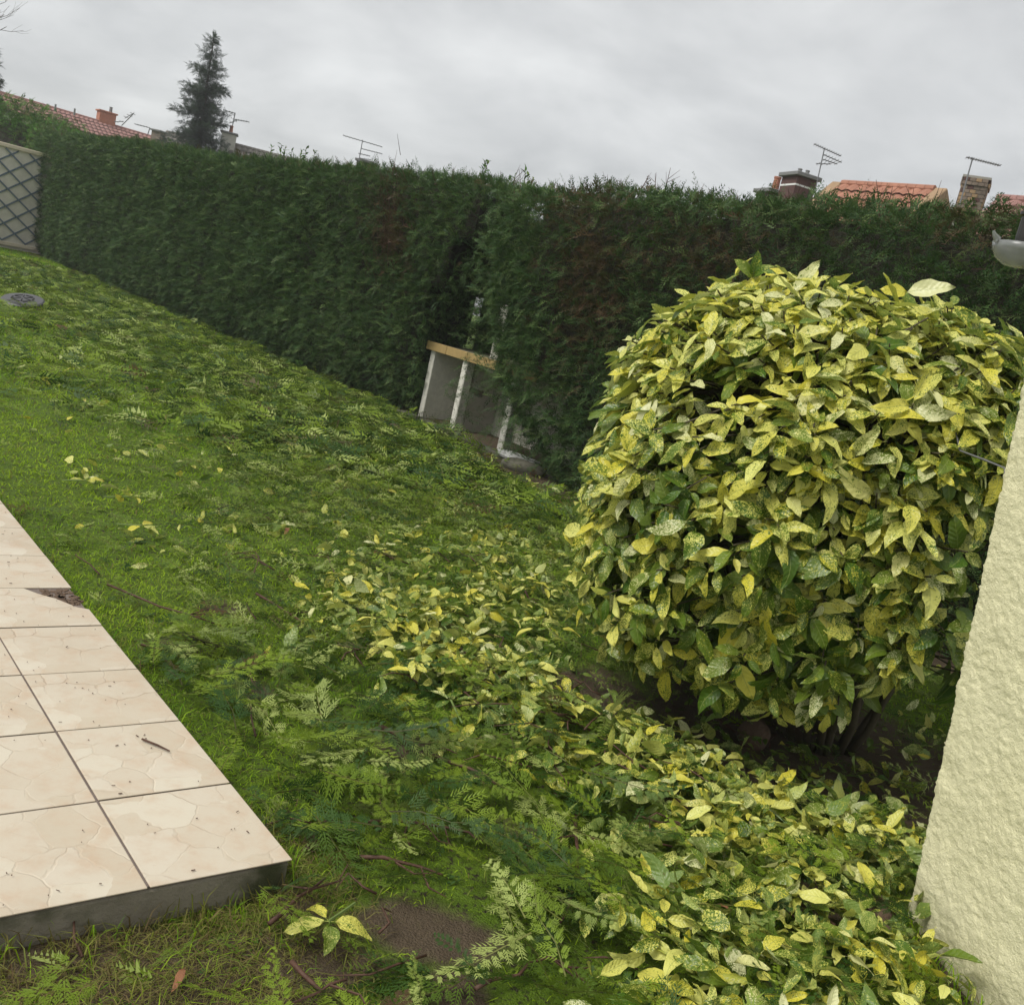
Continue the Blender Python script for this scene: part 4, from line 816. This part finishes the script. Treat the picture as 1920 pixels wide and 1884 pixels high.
for a, b, size, lab in ((1368, 1722, .06, 'small pinkish brown dead leaf in front of the brown stone'), (345, 1815, .05, 'rust brown scrap of frond on the mud at the bottom left'), (700, 1037, .06, 'brown curled dead leaf beside the golden rosette'), (540, 990, .07, 'brown dead leaf beside the pale paired leaves'), (1150, 1385, .07, 'brown papery leaf at the edge of the dark soil')):
    q = gp(a, b, .03); o = bpy.data.objects.new('dead_leaf', dl); C.objects.link(o); o.location = (q[0], q[1], float(gz(q[0], q[1])) + .03); o.scale = (size,) * 3; o.rotation_euler = (.2, .2, random.random() * 6); tag(o, lab, 'leaf')

# ------------------------------------------------------------------ grass
def blades(x, y, h, wd, lean, rnd, dry):
    n = len(x); a = rng.uniform(0, 6.28, n); b = rng.uniform(0, 6.28, n); z = gz(x, y) - .004
    side = np.c_[np.cos(a), np.sin(a), np.zeros(n)] * (wd / 2)[:, None]; ln = np.c_[np.cos(b), np.sin(b), np.zeros(n)] * (h * lean)[:, None]; base = np.c_[x, y, z]
    mid = base + ln * .35 + np.c_[np.zeros(n), np.zeros(n), h * .6]; tip = base + ln + np.c_[np.zeros(n), np.zeros(n), h * np.clip(1.05 - .45 * lean, .35, 1)]
    V = np.stack([base - side, base + side, mid + side * .8, mid - side * .8, tip], 1).reshape(-1, 3); o = (np.arange(n) * 5)[:, None]
    F = np.concatenate([o + [0, 1, 2], o + [0, 2, 3], o + [3, 2, 4]]); return V, F, np.repeat(rnd, 5), np.repeat(dry, 5)
BV = []; BF = []; BR_ = []; BD = []; off = 0
for (x0, x1, y0, y1, dn, h0, wd) in ((-2.6, 2.4, 1.1, 4.2, 5200, .024, .0028), (-6.5, 2.4, 4.2, 7.5, 2500, .028, .0046), (-11, 1.6, 7.5, 12.5, 1050, .034, .008), (-17, -1, 12.5, 27, 380, .042, .016)):
    N = int((x1 - x0) * (y1 - y0) * dn); x = rng.uniform(x0, x1, N); y = rng.uniform(y0, y1, N); px, py, w = proj(np.c_[x, y, np.zeros(N)])
    k = (px > -520) & (px < 2040) & (py < 2150) & clear(x, y) & ~patio_mask(x, y, .004); q = np.stack([x, y], -1) - HP0; hn = q @ HN; k &= hn < .15
    so = soil_at(x, y); pat = fbm(x * 3.2, y * 3.2, 1); k &= rng.random(N) < np.clip(1.15 - 1.25 * so - .9 * np.clip(.42 - pat, 0, 1) * (y < 5), .02, 1); k &= rng.random(N) < np.where((px > 560) & (px < 1350) & (py > 1380), .28, np.where((px < 640) & (py > 1630), .05, 1)); x, y, px, py, pat, so = (v[k] for v in (x, y, px, py, pat, so)); n = len(x)
    lush = fbm(x * .9 + 3, y * .9, 2); h = h0 * rng.uniform(.45, 1.5, n) * (.6 + .8 * lush)
    dry = np.clip(.12 * rng.random(n) + .8 * (rng.random(n) < .10 + .28 * so), 0, 1); dry = np.where((px < 620) & (py > 1640) & (rng.random(n) < .62), rng.uniform(.5, 1, n), dry)
    yellow = fbm(x * .8, y * .8, 3); rn = np.clip(rng.random(n) * .45 + (yellow - .38) * 2.0, 0, .999)
    V, F, R, D_ = blades(x, y, h, wd * rng.uniform(.6, 1.3, n), rng.uniform(.5, 2.2, n), rn, dry); BV.append(V); BF.append(F + off); BR_.append(R); BD.append(D_); off += len(V)
# matted straw in front of the slab
N = 26000; x = rng.uniform(-1.3, .35, N); y = rng.uniform(1.35, 2.3, N); px, py, w = proj(np.c_[x, y, np.zeros(N)]); k = clear(x, y) & (px < 720) & (px > -80) & (py < 1990) & (rng.random(N) < 1.1 - np.clip((px - 480) / 240, 0, 1)) & (fbm(x * 6, y * 6, 1) > .36)
x, y = x[k], y[k]; n = len(x); V, F, R, D_ = blades(x, y, rng.uniform(.014, .045, n), rng.uniform(.0016, .0030, n), rng.uniform(1.2, 2.6, n), rng.random(n), np.where(rng.random(n) < .85, rng.uniform(.6, 1, n), .1)); BV.append(V); BF.append(F + off); BR_.append(R); BD.append(D_); off += len(V)
# longer tufts along the slab and the foot of the wall
TX, TY = [], []
for k in range(420): a = random.uniform(0, 1.2); q = PC + PG * a - PE * abs(random.gauss(.03, .045)); TX.append(q[0]); TY.append(q[1])
for k in range(420): a = random.uniform(0, 3.2); q = PC + PE * a - PN * abs(random.gauss(.0, .04)) - PN * .004; TX.append(q[0]); TY.append(q[1])
for k in range(180): a = random.uniform(.02, .6); q = W0 + WD * a - WT * (.02 + abs(random.gauss(0, .025))); TX.append(q[0]); TY.append(q[1])
TX, TY = np.array(TX), np.array(TY); n = len(TX); dryt = np.r_[rng.random(420) < .85, rng.random(420) < .15, rng.random(180) < .2] * rng.uniform(.5, 1, n)
V, F, R, D_ = blades(TX, TY, rng.uniform(.03, .095, n), rng.uniform(.0025, .0045, n), rng.uniform(.2, 1.2, n), rng.random(n), dryt); BV.append(V); BF.append(F + off); BR_.append(R); BD.append(D_)
go = link('grass', mesh_np('grass', np.concatenate(BV), np.concatenate(BF), M_GRASS, {'rnd': np.concatenate(BR_), 'dry': np.concatenate(BD)})); tag(go, 'short mossy green lawn grass growing through the clippings', 'grass', kind='stuff'); print('blades', len(go.data.vertices) // 5)
# low weeds on the soil under the shrub
N = 260; x = rng.normal(1.25, .42, N); y = rng.normal(3.35, .30, N); k = clear(x, y); x, y = x[k], y[k]; n = len(x); P = np.c_[x, y, gz(x, y) + rng.uniform(.01, .07, n)]; d = rvec(n) * [1, 1, .3]
V, F, U, R, E = scatter(LEAVES, rng.integers(0, 5, n), P, frames(d, np.array([0, 0, 1.0]) + rng.normal(size=(n, 3)) * .4), rng.uniform(.025, .06, n), rng.random(n), np.full(n, .03))
tag(link('weeds', mesh_np('weeds', V, F, M_LEAF, {'luv': U, 'rnd': R, 'yel': E}, True)), 'small green weeds on the dark soil under the shrub', 'weeds', kind='stuff')

# ------------------------------------------------------------------ far trees and bushes
def trunk_obj(root, b, h, r): MB().tube([b + [0, 0, -.1], b + [.02, .02, h * .5], b + [0, 0, h]], [r, r * .6, r * .08], 8).obj('trunk', M_TRUNK, root, smooth=True)
def spruce(tip, Rb, label, seed):
    g = np.random.default_rng(seed); H = tip[2]; b = np.array([tip[0], tip[1], 0.0]); root = empty('spruce_tree', b, label, 'tree'); trunk_obj(root, b, H, .20)
    P = []; D = []; S = []; z = H - .12
    while z > 1.2:
        f = (H - z) / H; L = Rb * min(1, f ** .80 * 1.25) * g.uniform(.75, 1.15) + .05; nb = 5 + int(5 * min(1, f * 3))
        for k in range(nb):
            a = g.uniform(0, 6.28); l = L * g.uniform(.6, 1.15); ns = max(2, int(l / .10))
            for j in range(ns):
                t = (j + .6) / ns; r = l * t; zz = z + g.normal() * .03 - .28 * r * (1 - .75 * t)
                p = b + np.array([r * math.cos(a), r * math.sin(a), zz]); out = np.array([math.cos(a), math.sin(a), .12])
                for q in range(5): P.append(p + g.normal(size=3) * np.array([.05, .05, .03])); D.append(out + g.normal(size=3) * .65 + [0, 0, -.25 + .4 * t]); S.append(g.uniform(.22, .38) * (1.1 - .3 * t))
        z -= g.uniform(.16, .30)
    for k in range(14): P.append(b + [0, 0, H - .5 * g.random()]); D.append(np.array([g.normal() * .25, g.normal() * .25, 1])); S.append(.22)
    P, D = np.array(P), np.array(D); foliage('crown', FR_LO, P, frames(D, np.array([0, 0, 1.0]) + rng.normal(size=P.shape) * .4), np.array(S), M_SPRUCE, root)
spruce(at(402, 66, 44), 2.25, 'dark pointed spruce rising behind the left hedge', 5)
spruce(at(-8, 88, 46), 1.2, 'dark conifer cut off by the left edge', 9)
# bare tree, upper left corner
tb = at(-70, 120, 21); tb[2] = 0; bt = empty('bare_tree', tb, 'leafless tree reaching fine twigs in at the upper left corner', 'tree')
hz = at(-70, 120, 21)[2]; tk = MB(); tk.tube([tb, tb + [.05, 0, hz * .6], tb + [0, 0, hz + .4]], [.13, .10, .05], 8); tk.obj('trunk', M_TRUNK, bt, smooth=True); lm = MB()
def limb(p, d, l, r, n):
    q = p + d * l * .5 + rng.normal(size=3) * l * .05; e = p + d * l + np.array([0, 0, .12 * l]); lm.tube([p, q, e], [r, r * .75, r * .5], 5)
    if n:
        for k in range(3): limb(q * (1 - k / 3) + e * (k / 3), unit(d + rng.normal(size=3) * .45 + [0, 0, .25]), l * .62, r * .5, n - 1)
for (a, b) in ((-12, 20), (-22, 45), (-4, 5), (-50, 10), (-80, -40), (-25, 70), (-130, 30)):
    t_ = at(a, b, 21 + random.gauss(0, .4)); p = tb + [0, 0, hz * random.uniform(.80, 1.0)]; v = t_ - p; limb(p, unit(v), float(np.linalg.norm(v)) * .72, .022, 3)
lm.obj('limbs', M_STEM, bt)
# pale green laurel bush beyond the fence and shoots behind the hedge
bc = at(35, 226, 31); bush = empty('laurel_bush', (bc[0], bc[1], 0), 'light green broad leaved bush above the lattice fence at far left', 'bush')
n = 5200; d = rvec(n); d[:, 2] = np.abs(d[:, 2]) * 1.0; P = np.array([bc[0], bc[1], bc[2] - 1.6]) + d * np.array([2.6, 1.6, 2.15]) * (rng.uniform(.72, 1.0, n) * (.82 + .35 * fbm(d[:, 0] * 3 + 4, d[:, 2] * 3, 1)))[:, None]
foliage('foliage', FR_LO, P, frames(d + rng.normal(size=(n, 3)) * .8, d + [0, 0, .8]), rng.uniform(.16, .30, n), M_BUSH, bush); MB().lathe((bc[0], bc[1], 0), [(1.2, 0), (1.9, bc[2] * .5), (1.7, bc[2] - .9), (.6, bc[2] - .1)], 14).obj('inner_branches', M_CORE, bush)
bs2 = at(125, 243, 29); b2 = empty('hedge_bush', (bs2[0], bs2[1], 0), 'olive green twiggy bush between the laurel bush and the roof', 'bush')
n = 2600; d = rvec(n); d[:, 2] = np.abs(d[:, 2]); P = np.array([bs2[0], bs2[1], bs2[2] - 1.0]) + d * np.array([1.1, .8, 1.25]) * rng.uniform(.6, 1.05, n)[:, None]
foliage('foliage', FR_LO, P, frames(d + rng.normal(size=(n, 3)) * .8, d + [0, 0, .8]), rng.uniform(.10, .20, n), M_BUSH, b2, (rng.random(n) < .25) * .5); MB().lathe((bs2[0], bs2[1], 0), [(.5, 0), (.8, bs2[2] * .6), (.3, bs2[2] - .1)], 12).obj('inner_branches', M_CORE, b2)
def shoots(pxs, Y, name, lab, seed):
    g = np.random.default_rng(seed); b = at(pxs[0][0], pxs[0][1], Y); b = np.array([b[0], b[1], 0]); root = empty(name, b, lab, 'shrub'); st = MB(); P = []; D = []
    for a, c in pxs:
        t = at(a, c, Y + g.normal() * .15); p0 = np.array([t[0] + g.normal() * .08, t[1], 1.8]); st.tube([p0, (p0 + t) / 2 + g.normal(size=3) * .03, t], [.012, .008, .003], 5)
        for k in range(26): u = .62 + .38 * k / 25; P.append(p0 * (1 - u) + t * u); D.append(np.array([g.normal(), g.normal(), .9]))
    st.tube([b, b + [0, 0, 1.0], b + [0, 0, 1.85]], [.05, .04, .03], 6); st.obj('stems', M_STEM, root)
    foliage('leaves', [(V * [.8, 1, 1], F, U) for V, F, U in LEAVES[:2]], np.array(P), frames(np.array(D), np.array([0, 0, 1.0]) + g.normal(size=(len(P), 3)) * .4), g.uniform(.05, .09, len(P)), M_BUSH, root).name = 'foliage'
shoots([(510, 276), (528, 272), (535, 276), (547, 284), (566, 282), (574, 278), (590, 284)], 16.5, 'privet_shrub', 'upright leafy shoots poking above the long hedge', 3)
shoots([(910, 304), (914, 306), (965, 332), (985, 322), (992, 330), (1000, 336), (955, 336)], 12.2, 'privet_shrub', 'leafy shoots and curled dry leaves above the gap in the hedge', 4)

# ------------------------------------------------------------------ houses beyond the hedges
def ridge_pts(a, b, z): return gp(*a, z), gp(*b, z)
def tiles_on(root, A, B, dn, L, mat, tw_=.24, th=.33, name='roof_tiles'):
    """rows of curved tiles on the slope that falls from ridge AB along dn"""
    u = (B - A); W = float(np.linalg.norm(u)); u = u / W; nrm = unit(np.cross(u, dn)); nrm = nrm if nrm[2] > 0 else -nrm; mb = MB(); nr, nc = int(L / th), int(W / tw_)
    for r in range(nr):
        for c in range(nc):
            V = []
            for i, hh in ((0, .0), (1, .035), (2, .042), (3, .0)):
                for t in (0, 1): V.append(A + u * (c + i / 3 * .98) * W / nc + dn * (r + t * 1.04) * L / nr + nrm * (.02 + hh + .045 * t + .004 * random.random()))
            mb.add(V, [(0, 1, 3, 2), (2, 3, 5, 4), (4, 5, 7, 6)])
    o = mb.obj(name, mat, root); o['kind'] = 'stuff'
def house(name, label, A, B, half, pitch, eave, mat_roof, mat_wall, near_side=True, parapet=0.0, ridge_n=0):
    """gable house under the ridge line A-B"""
    u = unit((B - A)[:2]); pn = np.array([-u[1], u[0]]); pn = pn if pn @ A[:2] < 0 else -pn     # horizontally towards the viewer
    mid = (A + B) / 2; root = empty(name, (mid[0], mid[1], 0), label, 'house'); drop = half * math.tan(pitch); L = half / math.cos(pitch) + eave; H3 = lambda q, z: np.array([q[0], q[1], z])
    A2, B2 = A[:2], B[:2]; zr = A[2] - .06
    pent = [H3(A2 + pn * half, 0), H3(A2 + pn * half, zr - drop), H3(A2, zr), H3(A2 - pn * half, zr - drop), H3(A2 - pn * half, 0)]
    MB().prism(pent, (*(B2 - A2), 0)).obj('wall', mat_wall, root)
    roof = None
    for sg in (1, -1):
        dn = unit(np.array([*(pn * sg * math.cos(pitch)), -math.sin(pitch)])); nrm = unit(np.array([*(pn * sg * math.sin(pitch)), math.cos(pitch)]))
        o = MB().prism([A, B, B + dn * L, A + dn * L], nrm * .03).obj('roof', mat_roof, root)
        if sg == 1: tiles_on(root, A + nrm * .02, B + nrm * .02, dn, L, mat_roof); front = dn
    for k in range(ridge_n):
        p0 = A + (B - A) * (k / ridge_n); p1 = A + (B - A) * ((k + .97) / ridge_n); MB().tube([p0 + [0, 0, .05], p1 + [0, 0, .05], p1 + [0, 0, .065]], [.095, .095, .115], 8).obj('ridge_tile', mat_roof, root)
    if parapet:
        for E_ in (A, B):
            sgn = -1 if E_ is A else 1; o3 = np.array([*(u * sgn), 0])
            for dn in (front, front * np.array([-1, -1, 1])): MB().prism([E_ + [0, 0, -.25], E_ + [0, 0, parapet], E_ + dn * L + [0, 0, parapet], E_ + dn * L + [0, 0, -.25]], o3 * .28).obj('coping', M_COPE, root, bevel=.02)
    return root, u, pn
def chimney_box(root, c, w, d, z0, z1, mat, u, cap=None, name='chimney', flare=0.0):
    M3 = np.array([[u[0], -u[1], 0], [u[1], u[0], 0], [0, 0, 1]]); o = MB().box((c[0], c[1], (z0 + z1) / 2), (w, d, z1 - z0), M3).obj(name, mat, root)
    if cap is not None: MB().box((c[0], c[1], z1 + .045), (w + .14, d + .14, .08), M3).obj('cap', cap, root, bevel=.01)
    return o, M3
def pot(root, c, h, r, mat): MB().lathe(c, [(r, 0), (r * .82, h * .85), (r * .95, h * .88), (r * .95, h), (r * .6, h)], 12).obj('chimney_pot', mat, root)
def aerial(base, top_, booms, label, group=None):
    root = empty('tv_aerial', base, label, 'aerial', group); rad = max(.012, base[1] * .00045); MB().tube([base, (base + top_) / 2, top_], rad, 6).obj('mast', M_METAL, root)
    for (t, e0, e1, n, el) in booms:                                  # boom end points in photo coordinates at the mast distance
        p = base + (top_ - base) * t; a, b = at(*e0, base[1]), at(*e1, base[1]); MB().tube([a, (a + b) / 2, b], rad * .8, 5).obj('boom', M_METAL, root)
        d = unit(b - a); nn = unit(np.cross(d, (0, 0, 1.0)))
        for k in range(n): q = a + (b - a) * ((k + .5) / n); MB().tube([q - nn * el, q, q + nn * el], rad * .55, 4).obj('element', M_METAL, root)
# left: long faded red roof
A, B = ridge_pts((-90, 150), (298, 263), 6.2)
hA, uA, nA = house('long_house', 'long low house with a faded red tiled roof at far left', A, B, 1.5, math.radians(27), .2, M_ROOFR, M_WALLR, ridge_n=44)
c = at(197, 236, float(np.interp(197, [-90, 298], [A[1], B[1]]))); z1 = at(197, 212, c[1])[2]; chimney_box(hA, c, .85, .6, 4.6, z1, M_BRICKO, uA, M_BRICKO); pot(hA, np.array([c[0] + .2, c[1], z1 + .085]), .28, .09, M_LEAD)
for a, b, h_ in ((103, 208, 200), (139, 216, 210)): c = at(a, b, 49); pot(hA, c, .3, .05, M_LEAD)
b0 = at(228, 236, 49.5); aerial(b0, at(250, 214, 49.5), [(.8, (234, 222), (252, 212), 3, .3), (.4, (214, 229), (232, 228), 2, .2)], 'slanting thin aerial right of the orange brick chimney')
b0 = at(277, 253, 50); aerial(b0, at(281, 240, 50), [(1, (253, 233), (281, 240), 5, .25)], 'small aerial on the red roof left of the spruce')
# behind the spruce: mossy chimney and a brown gable
A, B = ridge_pts((312, 250), (372, 262), 6.6)
hB, uB, nB = house('brown_roof_house', 'small brown tiled roof half hidden by the spruce', A, B, 2.6, math.radians(38), .2, M_ROOFG, M_WALLR, ridge_n=8); c = at(297, 255, 50); chimney_box(hB, c, .5, .45, 3, at(297, 248, 50)[2], M_BRICKG, uB, M_LEAD)
# grey roof with the white rendered chimney
A, B = ridge_pts((432, 272), (560, 305), 5.7)
hC, uC, nC = house('grey_roof_house', 'grey brown tiled roof with a white rendered chimney beside the spruce', A, B, 3.4, math.radians(40), .2, M_ROOFG, M_WALLR, ridge_n=16)
cy = A[1] - .2; c = at(428, 265, cy); z1 = at(428, 252, cy)[2]; chimney_box(hC, c, .62, .5, 3.5, z1, M_WCHIM, uC, M_LEAD); pot(hC, np.array([c[0] + .05, c[1], z1 + .085]), .30, .085, M_ROOFO)
b0 = at(434, 246, cy); aerial(b0, at(441, 212, cy), [(.95, (420, 207), (441, 213), 4, .22), (.55, (438, 224), (467, 229), 6, .22), (.3, (430, 231), (445, 226), 2, .2)], 'aerial on the white rendered chimney beside the spruce')
# aerial in the middle and the roof that carries it
A, B = ridge_pts((640, 318), (760, 345), 4.6)
hD, uD, nD = house('hidden_roof_house', 'house almost hidden behind the hedge below the tall aerial, chimney cap just showing', A, B, 3.0, math.radians(38), .2, M_ROOFG, M_WALLR)
c = at(686, 312, A[1]); chimney_box(hD, c, .5, .45, 3, at(686, 307, A[1])[2], M_BRICKD, uD, M_LEAD); b0 = at(671, 312, A[1] - .4); aerial(b0, at(680, 263, A[1] - .4), [(1, (643, 254), (717, 276), 11, .16), (.66, (678, 279), (717, 289), 6, .16), (.42, (672, 288), (694, 293), 4, .16), (.2, (674, 297), (696, 300), 3, .16)], 'tall aerial with four booms above the middle of the hedge')
# right: banded dark chimney, small chimney
A, B = ridge_pts((1400, 392), (1570, 402), 5.2)
hE, uE, nE = house('banded_chimney_house', 'house hidden by the near hedge with a dark banded brick chimney showing', A, B, 3.2, math.radians(38), .2, M_ROOFG, M_WALLB)
def px_chimney(root, x0, x1, ytop, Y, depth, mat, u, z0, cap): 
    p, q = at(x0, ytop, Y), at(x1, ytop, Y); c = (p + q) / 2; w = abs(q[0] - p[0]); o, M3 = chimney_box(root, np.array([c[0], c[1] + depth / 2]), w * .93, depth, z0, c[2], mat, u, cap); return np.array([c[0], c[1] + depth / 2, c[2]]), w, M3
ux = np.array([math.cos(.38), math.sin(.38)])
c, w_, M3 = px_chimney(hE, 1481, 1530, 333, 21, .55, M_BRICKD, ux, 3.5, M_LEAD); MB().box(c - [0, 0, .17], (w_ * .93 + .012, .562, .035), M3).obj('white_band', M_WHITE, hE)
for dx in (-.04, .12): pot(hE, c + np.array([dx, 0, .085]), .12, .05, M_LEAD)
c, w_, M3 = px_chimney(hE, 1432, 1462, 362, 21.5, .5, M_BRICKD, ux, 3.5, M_LEAD); pot(hE, c + np.array([.09, 0, .085]), .30, .085, M_BRICKO)
b0 = at(1528, 360, 20.9); aerial(b0, at(1546, 278, 20.9), [(1, (1526, 270), (1577, 293), 12, .10), (.87, (1544, 290), (1578, 305), 6, .12), (.75, (1543, 299), (1570, 308), 5, .12), (.62, (1530, 307), (1558, 308), 3, .14)], 'aerial with stacked booms beside the dark banded chimney')
# orange tiled roof between raised gables
A, B = ridge_pts((1578, 349), (1752, 360), 6.0)
hF, uF, nF = house('orange_roof_house', 'house with a bright orange tiled roof between raised gable copings', A, B, 2.6, math.radians(40), .2, M_ROOFO, M_WALLB, parapet=.10, ridge_n=11)
# far right: weathered brick chimney, red roof, single boom aerial
A, B = ridge_pts((1868, 378), (2060, 392), 5.5)
hG, uG, nG = house('brick_chimney_house', 'red roofed house at the right edge with a stout weathered brick chimney', A, B, 2.8, math.radians(38), .2, M_ROOFR, M_WALLB, ridge_n=14)
Yc = 17.5; p0, p1 = at(1806, 345, Yc), at(1872, 345, Yc); zt = at(1838, 336, Yc)[2]; cw = float(np.linalg.norm((p1 - p0)[:2])) * .86; cc = (p0 + p1) / 2; u_ = np.array([math.cos(-.42), math.sin(-.42)]); M3 = np.array([[u_[0], -u_[1], 0], [u_[1], u_[0], 0], [0, 0, 1]]); cd = .46; cw *= .80
ch = MB().box((cc[0], cc[1] + .2, (zt + 3.2) / 2 - .02), (cw - .012, cd - .012, zt - 3.2), M3).obj('chimney', M_MORTAR, hG); ctr = np.array([cc[0], cc[1] + .2, 0]); bl, bh = cw / 4, .064; bmesh_ = None; nz = 11
for r in range(nz):
    z = zt - .035 - r * bh; fl = .02 if r in (0, 1) else 0
    for (half_w, half_d, dirn, off_) in ((cw, cd, 0, -1), (cd, cw, 1, 1), (cd, cw, 1, -1)):
        nbk = max(2, round(half_w / bl)); L_ = half_w / nbk
        for k in range(nbk + (r % 2)):
            a0 = k * L_ - (L_ / 2 if r % 2 else 0); a1 = min(half_w, a0 + L_ - .008); a0 = max(0, a0)
            if a1 - a0 < .02: continue
            mid = (a0 + a1) / 2 - half_w / 2; lp = np.array([mid, off_ * (half_d / 2 + fl), 0]) if dirn == 0 else np.array([off_ * (half_d / 2 + fl), mid, 0]); size = (a1 - a0, .03, bh - .009) if dirn == 0 else (.03, a1 - a0, bh - .009)
            MB().box(ctr + M3 @ lp + np.array([0, 0, z]), size, M3).obj('brick', random.choice((M_BRICKG, M_BRICKG, M_BRICKD, M_COPE)), ch)
MB().box((ctr[0], ctr[1], zt + .01), (cw + .06, cd + .06, .04), M3).obj('cap', M_MORTAR, ch)
b0 = at(1799, 385, Yc - .3); aerial(b0, at(1824, 296, Yc - .3), [(1, (1812, 295), (1876, 311), 14, .08)], 'single boom aerial strapped beside the weathered brick chimney')

# ------------------------------------------------------------------ damp air
hz_ = MB().box((0, 20, 20), (280, 280, 46)).mesh('haze', M_GLASS); hz_.materials.clear()
t = NT('thin_mist'); pv = t.n('ShaderNodeVolumePrincipled'); pv.inputs['Color'].default_value = (.90, .92, .93, 1); pv.inputs['Density'].default_value = .0015
t.t.links.new(pv.outputs[0], t.out.inputs['Volume']); hz_.materials.append(t.m); tag(link('haze', hz_), kind='stuff')
